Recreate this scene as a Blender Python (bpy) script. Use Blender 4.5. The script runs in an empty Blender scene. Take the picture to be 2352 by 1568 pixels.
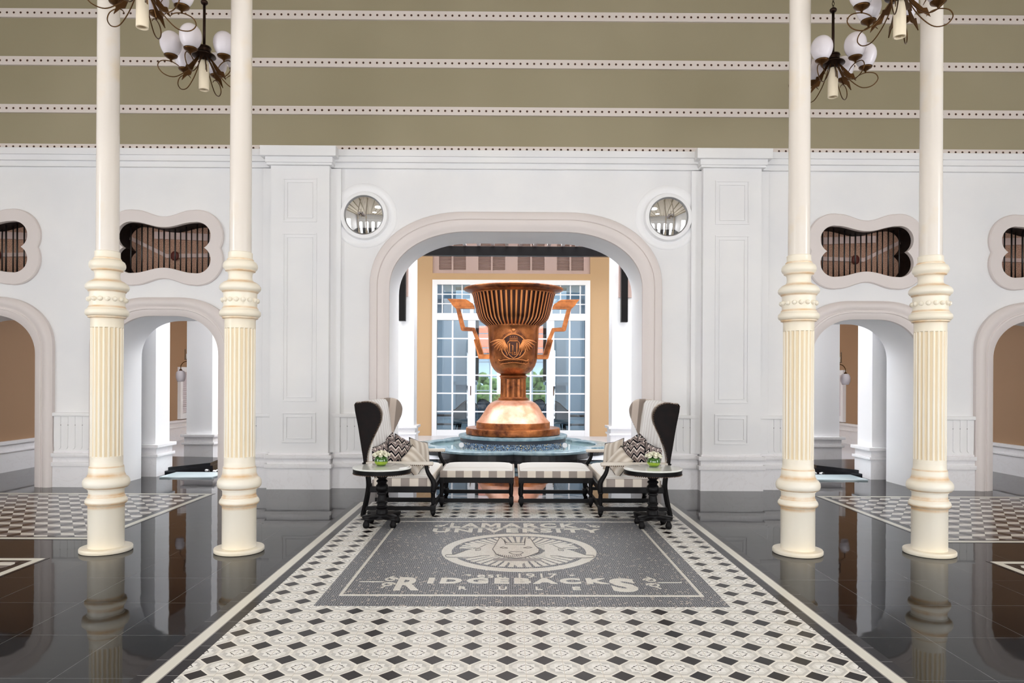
import bpy, bmesh, math, random
from math import sin, cos, pi, sqrt, radians
from mathutils import Vector, Matrix
from mathutils.geometry import tessellate_polygon
random.seed(7)
sc = bpy.context.scene
COL = sc.collection

# ------------------------------------------------------------------ camera, world, lights, exposure
F, YAW, ROLL, VY, CAMX, CAMH = 1610.34, 0.0049, 0.0047, 871.7, -0.0988, 1.526
cam = bpy.data.objects.new('camera', bpy.data.cameras.new('camera'))
COL.objects.link(cam)
R_ = Vector((cos(YAW), -sin(YAW), 0)); U_ = Vector((0, 0, 1)); Fw = Vector((sin(YAW), cos(YAW), 0))
xr = cos(ROLL) * R_ + sin(ROLL) * U_; up = -sin(ROLL) * R_ + cos(ROLL) * U_; zb = -Fw
cam.matrix_world = Matrix(((xr.x, up.x, zb.x, CAMX), (xr.y, up.y, zb.y, 0), (xr.z, up.z, zb.z, CAMH), (0, 0, 0, 1)))
cam.data.sensor_width = 36; cam.data.lens = 36 * F / 2352
cam.data.shift_y = (VY - 784) / 2352
cam.data.clip_start = 0.05; cam.data.clip_end = 200
sc.camera = cam
w = bpy.data.worlds.new('sky'); sc.world = w; w.use_nodes = True
w.node_tree.nodes['Background'].inputs[0].default_value = (0.93, 0.96, 1.0, 1)
w.node_tree.nodes['Background'].inputs[1].default_value = 7.5
sc.view_settings.view_transform = 'Standard'; sc.view_settings.look = 'None'
sc.view_settings.exposure = -0.07; sc.view_settings.gamma = 1; sc.view_settings.use_curve_mapping = False
sc.cycles.max_bounces = 8; sc.cycles.diffuse_bounces = 4; sc.cycles.glossy_bounces = 4; sc.cycles.transparent_max_bounces = 12
sc.cycles.sample_clamp_indirect = 6; sc.cycles.caustics_reflective = False; sc.cycles.caustics_refractive = False
sc.cycles.use_denoising = True

def light(name, kind, loc, rot, energy, size=None, color=(1, 1, 1), size_y=None, angle=None):
    d = bpy.data.lights.new(name, kind); d.energy = energy; d.color = color
    if kind == 'AREA':
        d.shape = 'RECTANGLE'; d.size = size; d.size_y = size_y or size
    if angle: d.angle = angle
    o = bpy.data.objects.new(name, d); COL.objects.link(o); o.location = loc; o.rotation_euler = rot
    o['kind'] = 'helper'
    return o
# daylight entering through the openings of the hall (rear arches, side arches) and the open court; ceiling fills are added
for i, x in enumerate((-7.0, -3.5, 0, 3.5, 7.0)):
    light('daylight_rear', 'AREA', (x, -6.35, 1.9), (radians(90), 0, 0), 96, 1.5, (1, 0.98, 0.95), 3.0)
for s in (-1, 1):
    for y in (1.5,):
        light('daylight_side', 'AREA', (s * 9.45, y, 3.0), (radians(90), 0, radians(90 * s)), 120, 2.2, (1, 0.985, 0.96), 4.0)
for y in (-1.5, 3.5):
    light('fill_ceiling', 'AREA', (0, y, 7.45), (0, 0, 0), 75, 1.6, (1, 0.98, 0.95), 1.6).data.shape = 'ELLIPSE'  # fill lights added under the solid ceiling to lift the upper hall
light('fill_lounge', 'AREA', (0, 23.5, 4.5), (0, 0, 0), 320, 6.0, (0.9, 0.96, 1), 5.0)  # added fill below the closed lounge ceiling, brightens the view through the panes
light('sun', 'SUN', (0, 14, 12), (radians(-24), radians(6), 0), 2.6, color=(1, 0.97, 0.92), angle=radians(12))

# ------------------------------------------------------------------ helpers
def lin(c):
    return tuple(((v / 255) / 12.92 if v / 255 <= 0.04045 else ((v / 255 + 0.055) / 1.055) ** 2.4) for v in c)

class E:
    """expression over shader math nodes"""
    def __init__(s, nt, sock): s.nt, s.s = nt, sock
    def _m(s, op, *a):
        n = s.nt.nodes.new('ShaderNodeMath'); n.operation = op
        for i, v in enumerate((s,) + a):
            if isinstance(v, E): s.nt.links.new(v.s, n.inputs[i])
            else: n.inputs[i].default_value = v
        return E(s.nt, n.outputs[0])
    def __add__(s, o): return s._m('ADD', o)
    def __sub__(s, o): return s._m('SUBTRACT', o)
    def __mul__(s, o): return s._m('MULTIPLY', o)
    def __truediv__(s, o): return s._m('DIVIDE', o)
    def lt(s, o): return s._m('LESS_THAN', o)
    def gt(s, o): return s._m('GREATER_THAN', o)
    def abs(s): return s._m('ABSOLUTE')
    def fract(s): return s._m('FRACT')
    def floor(s): return s._m('FLOOR')
    def mod(s, o): return s._m('FLOORED_MODULO', o)
    def mx(s, o): return s._m('MAXIMUM', o)
    def mn(s, o): return s._m('MINIMUM', o)
    def tri(s): return (s.fract() - 0.5).abs() * 2          # 1..0..1

def newmat(name, rgb=(200, 200, 200), rough=0.5, metal=0.0, spec=0.5, coat=0.0):
    m = bpy.data.materials.new(name); m.use_nodes = True
    b = m.node_tree.nodes['Principled BSDF']
    b.inputs['Base Color'].default_value = (*lin(rgb), 1)
    b.inputs['Roughness'].default_value = rough; b.inputs['Metallic'].default_value = metal
    b.inputs['Specular IOR Level'].default_value = spec; b.inputs['Coat Weight'].default_value = coat
    return m
def bsdf(m): return m.node_tree.nodes['Principled BSDF']
def coords(m, kind='Object'):
    nt = m.node_tree; t = nt.nodes.new('ShaderNodeTexCoord'); x = nt.nodes.new('ShaderNodeSeparateXYZ')
    nt.links.new(t.outputs[kind], x.inputs[0])
    return [E(nt, x.outputs[i]) for i in range(3)], t.outputs[kind]
def noise(m, scale, detail=3, rough=0.5, vec=None, dist=0.0):
    nt = m.node_tree; n = nt.nodes.new('ShaderNodeTexNoise')
    n.inputs['Scale'].default_value = scale; n.inputs['Detail'].default_value = detail
    n.inputs['Roughness'].default_value = rough; n.inputs['Distortion'].default_value = dist
    if vec is None: vec = coords(m)[1]
    nt.links.new(vec, n.inputs['Vector'])
    return E(nt, n.outputs[0])
def remap(m, e, a, b, c=0.0, d=1.0):
    n = m.node_tree.nodes.new('ShaderNodeMapRange'); m.node_tree.links.new(e.s, n.inputs[0])
    for i, v in enumerate((a, b, c, d)): n.inputs[i + 1].default_value = v
    return E(m.node_tree, n.outputs[0])
def mixc(m, fac, c1, c2):
    n = m.node_tree.nodes.new('ShaderNodeMix'); n.data_type = 'RGBA'
    nt = m.node_tree
    if isinstance(fac, E): nt.links.new(fac.s, n.inputs[0])
    else: n.inputs[0].default_value = fac
    for i, c in ((6, c1), (7, c2)):
        if isinstance(c, tuple): n.inputs[i].default_value = (*lin(c), 1)
        else: nt.links.new(c, n.inputs[i])
    return n.outputs[2]
def setcol(m, sock): m.node_tree.links.new(sock, bsdf(m).inputs['Base Color'])
def bump(m, e, strength=0.2, dist=0.01):
    n = m.node_tree.nodes.new('ShaderNodeBump'); n.inputs['Strength'].default_value = strength
    n.inputs['Distance'].default_value = dist
    m.node_tree.links.new(e.s, n.inputs['Height']); m.node_tree.links.new(n.outputs[0], bsdf(m).inputs['Normal'])

def tag(o, label=None, cat=None, group=None, kind=None):
    if label: o['label'] = label
    if cat: o['category'] = cat
    if group: o['group'] = group
    if kind: o['kind'] = kind
    return o
def empty(name, loc, label, cat, group=None):
    o = bpy.data.objects.new(name, None); COL.objects.link(o); o.location = loc; o.empty_display_size = 0.1
    return tag(o, label, cat, group)
XF = [None]      # (scale, centre x, centre y, new y, z offset) of the thing being built
def obj(name, bm, mats, parent=None, smooth=False, auto=None, kind=None):
    """bm holds world coordinates; when parented the parent's location is subtracted"""
    me = bpy.data.meshes.new(name)
    bmesh.ops.recalc_face_normals(bm, faces=bm.faces)
    if XF[0]:
        k_, cx_, cy_, ny_, dz_ = XF[0]
        for v in bm.verts: v.co = Vector((cx_ + (v.co.x - cx_) * k_, ny_ + (v.co.y - cy_) * k_, v.co.z * k_ + dz_))
    if parent is not None:
        p = Vector(parent.location); q = parent.parent
        while q is not None: p += Vector(q.location); q = q.parent
        bmesh.ops.translate(bm, verts=bm.verts, vec=-p)
    bm.to_mesh(me); bm.free()
    for m in (mats if isinstance(mats, (list, tuple)) else [mats]): me.materials.append(m)
    if smooth or auto:
        for p in me.polygons: p.use_smooth = True
        if auto:
            try: me.set_sharp_from_angle(angle=radians(auto))
            except Exception: pass
    o = bpy.data.objects.new(name, me); COL.objects.link(o)
    if parent is not None: o.parent = parent
    if kind: o['kind'] = kind
    return o
def BM(): return bmesh.new()
def box(bm, x0, x1, y0, y1, z0, z1, bev=0.0, mi=0):
    x0, x1 = min(x0, x1), max(x0, x1); y0, y1 = min(y0, y1), max(y0, y1); z0, z1 = min(z0, z1), max(z0, z1)
    vs = [bm.verts.new((x, y, z)) for x in (x0, x1) for y in (y0, y1) for z in (z0, z1)]
    fs = [bm.faces.new([vs[i] for i in f]) for f in ((0, 1, 3, 2), (4, 6, 7, 5), (0, 4, 5, 1), (2, 3, 7, 6), (0, 2, 6, 4), (1, 5, 7, 3))]
    for f in fs: f.material_index = mi
    if bev:
        es = list({e for f in fs for e in f.edges})
        r = bmesh.ops.bevel(bm, geom=es, offset=bev, segments=2, profile=0.7, affect='EDGES')
        for f in r['faces']: f.material_index = mi
    return fs
def lathe(bm, prof, cx, cy, n=48, closed=True, mi=0, rfun=None, axis='Z'):
    rings = []
    for (r, z) in prof:
        ring = []
        for i in range(n):
            a = 2 * pi * i / n
            rr = max(r, 1e-4) if rfun is None else rfun(r, z, a)
            if axis == 'Z': ring.append(bm.verts.new((cx + rr * cos(a), cy + rr * sin(a), z)))
            else: ring.append(bm.verts.new((cx[0] + rr * cos(a), z, cx[1] + rr * sin(a))))
        rings.append(ring)
    for a, b in zip(rings, rings[1:]):
        for i in range(n):
            f = bm.faces.new((a[i], a[(i + 1) % n], b[(i + 1) % n], b[i])); f.material_index = mi
    if closed:
        for ring in (rings[0], rings[-1]):
            try: bm.faces.new(ring).material_index = mi
            except ValueError: pass
    return rings
def tube(bm, pts, rad, n=8, flat=1.0, cap=True, mi=0):
    pts = [Vector(p) for p in pts]
    rads = rad if isinstance(rad, (list, tuple)) else [rad] * len(pts)
    rings = []; prev = None
    for i, p in enumerate(pts):
        t = (pts[min(i + 1, len(pts) - 1)] - pts[max(i - 1, 0)]).normalized()
        if prev is None:
            ref = Vector((0, 0, 1)) if abs(t.z) < 0.9 else Vector((1, 0, 0))
            u = t.cross(ref).normalized()
        else:
            u = (prev - t * prev.dot(t)).normalized()
        v = t.cross(u); prev = u
        rings.append([bm.verts.new(p + (u * cos(2 * pi * k / n) + v * sin(2 * pi * k / n) * flat) * rads[i]) for k in range(n)])
    for a, b in zip(rings, rings[1:]):
        for i in range(n):
            bm.faces.new((a[i], a[(i + 1) % n], b[(i + 1) % n], b[i])).material_index = mi
    if cap:
        bm.faces.new(rings[0][::-1]).material_index = mi; bm.faces.new(rings[-1]).material_index = mi
def crv(pts, n=6):
    """catmull-rom through points"""
    P = [Vector(p) for p in pts]; P = [P[0] * 2 - P[1]] + P + [P[-1] * 2 - P[-2]]; out = []
    for i in range(1, len(P) - 2):
        for k in range(n):
            t = k / n; a, b, c, d = P[i - 1:i + 3]
            out.append(0.5 * ((2 * b) + (c - a) * t + (2 * a - 5 * b + 4 * c - d) * t * t + (3 * b - a - 3 * c + d) * t ** 3))
    out.append(P[-2]); return out
def prism(bm, pts, fn0, fn1, mi=0):
    """polygon pts (2d) mapped by fn0 and fn1 into two parallel faces, sides between"""
    a = [bm.verts.new(fn0(*p)) for p in pts]; b = [bm.verts.new(fn1(*p)) for p in pts]; n = len(pts)
    tri = tessellate_polygon([[Vector((p[0], p[1], 0)) for p in pts]])
    for t in tri:
        bm.faces.new([a[i] for i in t]).material_index = mi
        bm.faces.new([b[i] for i in reversed(t)]).material_index = mi
    for i in range(n): bm.faces.new((a[i], a[(i + 1) % n], b[(i + 1) % n], b[i])).material_index = mi
def loft(bm, loops, closed=False, mi=0, caps=False):
    vs = [[bm.verts.new(p) for p in l] for l in loops]; n = len(loops[0])
    for a, b in zip(vs, vs[1:]):
        for i in range(n if closed else n - 1):
            j = (i + 1) % n
            bm.faces.new((a[i], a[j], b[j], b[i])).material_index = mi
    return vs
def sphere(bm, c, rx, ry=None, rz=None, n=10, m=7, mi=0):
    ry = ry or rx; rz = rz or rx; c = Vector(c)
    rings = [[bm.verts.new(c + Vector((rx * sin(pi * j / m) * cos(2 * pi * i / n), ry * sin(pi * j / m) * sin(2 * pi * i / n), rz * cos(pi * j / m)))) for i in range(n)] for j in range(1, m)]
    t = bm.verts.new(c + Vector((0, 0, rz))); b = bm.verts.new(c - Vector((0, 0, rz)))
    for a, d in zip(rings, rings[1:]):
        for i in range(n): bm.faces.new((a[i], d[i], d[(i + 1) % n], a[(i + 1) % n])).material_index = mi
    for i in range(n):
        bm.faces.new((t, rings[0][i], rings[0][(i + 1) % n])).material_index = mi
        bm.faces.new((b, rings[-1][(i + 1) % n], rings[-1][i])).material_index = mi
def text_verts(s, bold=0.02, fn=None, bm=None, x0=0, x1=1, z0=0, z1=1, mi=0, thick=None, fn2=None):
    """built-in lettering fitted to a box, mapped by fn(u, v)"""
    if s == 'M':
        P = [(0, 0), (0, 1), (.27, 1), (.5, .5), (.73, 1), (1, 1), (1, 0), (.79, 0), (.79, .62), (.55, .12), (.45, .12), (.21, .62), (.21, 0)]
        vv = [bm.verts.new(fn(x0 + (x1 - x0) * a, z0 + (z1 - z0) * b)) for a, b in P]; fs = []
        for t in tessellate_polygon([[Vector((a, b, 0)) for a, b in P]]):
            f = bm.faces.new([vv[i] for i in t]); f.material_index = mi; fs.append(f)
        return fs
    c = bpy.data.curves.new('lettering', 'FONT'); c.body = s; c.offset = bold; c.resolution_u = 3; c.space_character = 1.08 + bold * 5
    o = bpy.data.objects.new('lettering', c); COL.objects.link(o)
    dg = bpy.context.evaluated_depsgraph_get(); dg.update()
    me = bpy.data.meshes.new_from_object(o.evaluated_get(dg))
    xs = [v.co.x for v in me.vertices]; ys = [v.co.y for v in me.vertices]
    ax, bx, ay, by = min(xs), max(xs), min(ys), max(ys)
    vv = [bm.verts.new(fn(x0 + (x1 - x0) * (v.co.x - ax) / (bx - ax), z0 + (z1 - z0) * (v.co.y - ay) / (by - ay))) for v in me.vertices]
    fs = []
    for p in me.polygons:
        try: f = bm.faces.new([vv[i] for i in p.vertices]); f.material_index = mi; fs.append(f)
        except ValueError: pass
    bpy.data.objects.remove(o); bpy.data.curves.remove(c); bpy.data.meshes.remove(me)
    return fs

# ------------------------------------------------------------------ materials
M = {}
def plain(k, *a, **kw): M[k] = newmat(k, *a, **kw); return M[k]
m = plain('plaster', (236, 236, 237), 0.6); n1 = noise(m, 1.2, 3); setcol(m, mixc(m, remap(m, n1, 0.35, 0.7), (233, 233, 235), (240, 239, 239))); bump(m, noise(m, 60, 2), 0.04, 0.003)
m = plain('trim_plaster', (222, 213, 210), 0.45); bump(m, noise(m, 50, 2), 0.03, 0.002)
m = plain('marble', (234, 232, 233), 0.25); nv = noise(m, 2.2, 6, 0.6, dist=1.6); setcol(m, mixc(m, remap(m, (nv - 0.5).abs(), 0.0, 0.02, 0.13, 0), (234, 232, 234), (190, 178, 174)))
m = plain('olive', (148, 138, 112), 0.6); n1 = noise(m, 0.5, 2); setcol(m, mixc(m, remap(m, n1, 0.35, 0.65), (152, 142, 115), (160, 150, 124)))
plain('tan', (198, 164, 124), 0.7); plain('brown', (164, 130, 100), 0.7)
plain('white_paint', (242, 242, 244), 0.4); plain('pink_paint', (198, 172, 164), 0.5)
m = plain('dark_wood', (30, 20, 19), 0.5, spec=0.12); n1 = noise(m, 9, 4, 0.7); setcol(m, mixc(m, remap(m, n1, 0.4, 0.75), (12, 7, 8), (26, 14, 13))); bump(m, noise(m, 70, 3), 0.15, 0.003)
plain('black_wood', (9, 7, 9), 0.45, spec=0.16); plain('brass', (92, 64, 36), 0.35, 0.9); plain('bronze', (46, 30, 22), 0.35, 0.8); plain('stud', (96, 72, 56), 0.3, 0.8)
plain('opal', (236, 230, 236), 0.25); bsdf(M['opal']).inputs['Subsurface Weight'].default_value = 0.3
bsdf(M['opal']).inputs['Subsurface Radius'].default_value = (0.05, 0.05, 0.05)
plain('candle_tube', (238, 224, 198), 0.5); plain('iron', (22, 18, 18), 0.4); plain('black', (8, 8, 10), 0.4)
plain('cream_cloth', (226, 218, 208), 0.9, spec=0.2); plain('piping', (36, 34, 40), 0.7)
plain('stone_blue', (120, 142, 152), 0.25); m = M['stone_blue']; setcol(m, mixc(m, remap(m, noise(m, 7, 5), 0.35, 0.7), (104, 128, 140), (150, 168, 174)))
plain('leaf', (30, 66, 26), 0.5); plain('petal', (244, 242, 222), 0.6)
plain('slate', (16, 18, 23), 0.2); plain('armchair_cloth', (108, 124, 140), 0.8)
plain('mirror', (235, 235, 235), 0.02, 1.0)
plain('interior_grey', (170, 186, 198), 0.6); plain('interior_floor', (150, 165, 172), 0.1)
plain('roof_tile', (150, 78, 52), 0.8)
m = plain('hedge', (84, 120, 48), 0.9); setcol(m, mixc(m, remap(m, noise(m, 9, 4), 0.35, 0.65), (40, 62, 26), (104, 128, 66)))

# black granite floor
m = plain('granite', (14, 12, 16), 0.035, spec=0.16); (X, Y, Z), v = coords(m)
gx = ((X / 0.6 + 0.5).fract() - 0.5).abs().lt(0.0042); gy = (((Y + 0.03) / 0.6 + 0.5).fract() - 0.5).abs().lt(0.0042)
g = gx.mx(gy); nz = noise(m, 140, 2)
c = mixc(m, remap(m, nz, 0.5, 0.75), (8, 7, 10), (18, 17, 22)); setcol(m, mixc(m, g, c, (84, 84, 88)))
nw = noise(m, 2.3, 2); tilt = ((X / 0.6 + 0.5).floor() * 12.99 + ((Y + 0.03) / 0.6 + 0.5).floor() * 78.2).fract()
bump(m, nw, 0.05, 0.02)
# patterned cement tiles (diamonds and octagon flowers)
m = plain('cement_tile', (225, 222, 214), 0.25, spec=0.18); (X, Y, Z), v = coords(m)
u = (((X + 0.1) / 0.2 + 0.5).fract() - 0.5); vv = (((Y - 0.008) / 0.2 + 0.5).fract() - 0.5)
d = u.abs() + vv.abs(); dia = d.lt(0.31)
p = u.abs() * -1 + 0.5; q = vv.abs() * -1 + 0.5
octa = p.mx(q).lt(0.452) * (p + q).lt(0.625)
inner_ring = p.mx(q).lt(0.36) * (p + q).lt(0.52)
star = (p.mx(q).lt(0.235)).mx((p + q).lt(0.30)).mx(((p * 0.45 + q).lt(0.172))).mx(((q * 0.45 + p).lt(0.172)))
ln = (p + q).lt(0.225) * (p + q).gt(0.196) * p.gt(0.012)
spike = (p - q).abs().lt(0.045) * ((p + q) + (p - q).abs() * 1.0).lt(0.275) * (p + q).gt(0.2)
diag = (u * vv).gt(0)
dc = noise(m, 3.1, 1)
cm = mixc(m, octa, (242, 239, 232), mixc(m, diag, (208, 206, 201), (220, 218, 213)))
cm = mixc(m, octa * inner_ring, cm, mixc(m, diag, (230, 229, 224), (200, 199, 196)))
cm = mixc(m, octa * star, cm, (246, 245, 242)); cm = mixc(m, ln.mx(spike), cm, (40, 38, 44))
cm = mixc(m, dia, cm, mixc(m, remap(m, dc, 0.35, 0.65), (12, 11, 17), (26, 17, 18)))
gr = (p.lt(0.008)).mx(q.lt(0.008)); cm = mixc(m, gr, cm, (205, 198, 186)); setcol(m, cm)
# border strips
m = plain('border_dark', (40, 39, 45), 0.18, spec=.15); (X, Y, Z), v = coords(m); setcol(m, mixc(m, ((Y / 0.2).fract() - 0.5).abs().gt(0.488), (22, 21, 27), (120, 118, 118)))
plain('border_white', (228, 226, 215), 0.25); plain('border_grey', (150, 146, 142), 0.25)
# tumbling block tiles
m = plain('block_tile', (200, 200, 200), 0.16, spec=0.25); (X, Y, Z), v = coords(m)
xa = X.abs() * -1 / 0.13; ya = Y / 0.1; row = ya.floor(); t = ya - row
qq = (xa * -1 + (row.mod(2)) * 1.5 + t * 0.5).mod(3)
W_ = qq.gt(t) * qq.lt(t + 1); G_ = qq.gt(2)
cm = mixc(m, W_, (34, 29, 34), (226, 224, 218)); setcol(m, mixc(m, G_, cm, (128, 122, 122)))
# mosaic
m = plain('mosaic_dark', (40, 42, 48), 0.4, spec=0.2); (X, Y, Z), v = coords(m); nt = m.node_tree
def mosaic_cells(m, scale, dark, light, grout, gw, lightfrac=0.08):
    nt = m.node_tree; (X, Y, Z), v = coords(m)
    vo = nt.nodes.new('ShaderNodeTexVoronoi'); vo.feature = 'DISTANCE_TO_EDGE'; vo.inputs['Scale'].default_value = scale; vo.inputs['Randomness'].default_value = 0.55
    vc = nt.nodes.new('ShaderNodeTexVoronoi'); vc.inputs['Scale'].default_value = scale; vc.inputs['Randomness'].default_value = 0.55
    nt.links.new(v, vo.inputs['Vector']); nt.links.new(v, vc.inputs['Vector'])
    s = nt.nodes.new('ShaderNodeSeparateColor'); nt.links.new(vc.outputs['Color'], s.inputs[0])
    r = E(nt, s.outputs[0])
    c = mixc(m, r, dark, light)
    return mixc(m, E(nt, vo.outputs['Distance']).lt(gw), c, grout), E(nt, s.outputs[1])
c, r2 = mosaic_cells(m, 62, (14, 16, 22), (54, 57, 66), (172, 174, 180), 0.115)
setcol(m, mixc(m, r2.gt(0.95), c, (190, 180, 172)))
plain('mosaic_white', (226, 223, 214), 0.3); m = M['mosaic_white']; c, r2 = mosaic_cells(m, 62, (224, 221, 212), (236, 233, 226), (200, 196, 188), 0.05); setcol(m, c)
plain('mosaic_line', (40, 38, 42), 0.3); plain('mosaic_grey', (150, 147, 146), 0.3)
# glass mosaic of fountain pedestal
m = plain('pool_mosaic', (60, 80, 100), 0.15); c, r2 = mosaic_cells(m, 60, (18, 30, 56), (150, 172, 200), (40, 46, 60), 0.06); setcol(m, mixc(m, r2.gt(0.9), c, (200, 176, 130)))
m = plain('dark_brick', (28, 28, 32), 0.3); nt = m.node_tree; bt = nt.nodes.new('ShaderNodeTexBrick'); bt.inputs['Scale'].default_value = 3.2
bt.inputs['Color1'].default_value = (0.012, 0.013, 0.016, 1); bt.inputs['Color2'].default_value = (0.03, 0.032, 0.04, 1); bt.inputs['Mortar'].default_value = (0.004, 0.004, 0.005, 1)
nt.links.new(bt.outputs[0], bsdf(m).inputs['Base Color'])
plain('water', (150, 175, 178), 0.02, spec=0.6)
# copper
m = plain('copper', (170, 98, 54), 0.32, 0.75); n1 = noise(m, 2.6, 5, 0.65); n2 = noise(m, 11, 3)
c = mixc(m, remap(m, n1, 0.34, 0.66), (78, 38, 22), (190, 116, 64)); setcol(m, mixc(m, remap(m, n2, 0.58, 0.8, 0, 0.6), c, (62, 32, 22))); bump(m, n1, 0.12, 0.02)
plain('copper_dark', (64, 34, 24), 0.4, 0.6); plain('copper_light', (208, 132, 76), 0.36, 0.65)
m = plain('copper_dome', (214, 158, 132), 0.32, 0.5); n1 = noise(m, 3.2, 4, 0.6); setcol(m, mixc(m, remap(m, n1, 0.38, 0.62), (196, 130, 98), (226, 176, 152)))
# column paint: cream with ochre glaze held in the grooves near the mouldings
m = plain('column_paint', (234, 224, 200), 0.35); (X, Y, Z), v = coords(m)
nn = noise(m, 5, 4, 0.6); n3 = noise(m, 1.2, 2)
ring = None
for zc, wd in ((0.502, 0.02), (0.487, 0.012), (0.675, 0.03), (0.40, 0.022), (2.055, 0.02), (2.148, 0.014), (2.285, 0.014), (2.375, 0.02), (2.47, 0.014), (2.572, 0.012), (0.745, 0.01), (0.425, 0.02), (0.565, 0.014)):
    e = remap(m, (Z - zc).abs(), 0.0, wd, 1, 0); ring = e if ring is None else ring.mx(e)
f = ring * remap(m, nn, 0.3, 0.62, 0.15, 1.0)
base = mixc(m, remap(m, n3, 0.4, 0.66), (236, 230, 217), (236, 224, 200))
setcol(m, mixc(m, f * 0.9, base, (212, 166, 104)))
m = plain('column_shaft', (224, 214, 200), 0.22); nn = noise(m, 2.0, 3); setcol(m, mixc(m, remap(m, nn, 0.55, 0.75), (226, 218, 209), (228, 208, 176)))
plain('column_glaze', (226, 208, 176), 0.5)
# fabrics
m = plain('wing_cloth', (200, 188, 176), 0.9, spec=0.1); (X, Y, Z), v = coords(m); setcol(m, mixc(m, ((X - Z * 0.09) / 0.17).fract().gt(0.5), (150, 138, 130), (205, 192, 182)))
m = plain('back_cloth', (230, 228, 226), 0.9, spec=0.1); (X, Y, Z), v = coords(m); setcol(m, mixc(m, (Y / 0.16).fract().gt(0.5), (224, 220, 217), (238, 236, 234)))
m = plain('seat_top', (238, 236, 234), 0.9, spec=0.1); (X, Y, Z), v = coords(m); setcol(m, mixc(m, (Y / 0.1).fract().gt(0.5), (234, 230, 226), (246, 245, 243)))
m = plain('boxing', (200, 190, 182), 0.9, spec=0.1); (X, Y, Z), v = coords(m); setcol(m, mixc(m, (X.abs() / 0.1985 + 0.25).fract().gt(0.5), (158, 148, 142), (224, 214, 202)))
m = plain('boxing_settee', (200, 190, 182), 0.9, spec=0.1); (X, Y, Z), v = coords(m); setcol(m, mixc(m, (X.abs() / 0.1985 + 0.75).fract().gt(0.5), (158, 148, 142), (224, 214, 202)))
m = plain('chevron', (120, 110, 110), 0.9, spec=0.1); (X, Y, Z), v = coords(m)
zz = ((X + noise(m, 14, 1) * 0.012) / 0.085).tri() * 0.055 + Z; ph = (zz / 0.092).fract()
cm = mixc(m, ph.lt(0.3), (198, 184, 180), (22, 20, 26)); cm = mixc(m, ph.gt(0.42) * ph.lt(0.56), cm, (96, 80, 76)); cm = mixc(m, ph.gt(0.62) * ph.lt(0.72), cm, (30, 26, 32)); cm = mixc(m, ph.gt(0.84), cm, (226, 216, 210)); setcol(m, cm)
m = plain('beige_cloth', (200, 190, 178), 0.9, spec=0.1); (X, Y, Z), v = coords(m); setcol(m, mixc(m, remap(m, (X / 0.09).tri(), 0.2, 0.8), (190, 178, 164), (222, 214, 204)))
# vase glass
m = plain('vase_glass', (70, 130, 20), 0.04, spec=0.8, coat=0.6); (X, Y, Z), v = coords(m)
setcol(m, mixc(m, remap(m, Z + noise(m, 12, 1) * 0.015, 0.045, 0.062), mixc(m, remap(m, Z, 0.0, 0.04), (22, 84, 16), (150, 178, 20)), (44, 92, 20)))
plain('table_marble', (232, 234, 230), 0.06, spec=0.6)
# window glass
m = bpy.data.materials.new('glass'); m.use_nodes = True; nt = m.node_tree; nt.nodes.clear()
out = nt.nodes.new('ShaderNodeOutputMaterial'); mix = nt.nodes.new('ShaderNodeMixShader'); fr = nt.nodes.new('ShaderNodeFresnel'); fr.inputs[0].default_value = 1.9
tr = nt.nodes.new('ShaderNodeBsdfTransparent'); tr.inputs[0].default_value = (0.80, 0.86, 0.90, 1); gl = nt.nodes.new('ShaderNodeBsdfGlossy'); gl.inputs['Roughness'].default_value = 0.01
nt.links.new(fr.outputs[0], mix.inputs[0]); nt.links.new(tr.outputs[0], mix.inputs[1]); nt.links.new(gl.outputs[0], mix.inputs[2]); nt.links.new(mix.outputs[0], out.inputs[0]); M['glass'] = m
m = M['glass'].copy(); m.name = 'clear_glass'; M['clear_glass'] = m
for n_ in m.node_tree.nodes:
    if n_.type == 'FRESNEL': n_.inputs[0].default_value = 1.25
    if n_.type == 'BSDF_TRANSPARENT': n_.inputs[0].default_value = (0.95, 0.97, 0.98, 1)
# dotted band: holes every 96 mm
m = plain('dotted_band', (222, 212, 206), 0.5); (X, Y, Z), v = coords(m)
dx = ((X / 0.0958).fract() - 0.5) * 0.0958; rr = (dx * dx + Z * Z)
setcol(m, mixc(m, rr.lt(0.0135 ** 2), mixc(m, rr.lt(0.016 ** 2), (222, 212, 206), (170, 120, 80)), (46, 26, 20)))
m = plain('bead_cell', (196, 156, 134), 0.8); setcol(m, mixc(m, remap(m, noise(m, 90, 3), 0.4, 0.6), (150, 112, 94), (198, 158, 134)))

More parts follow.
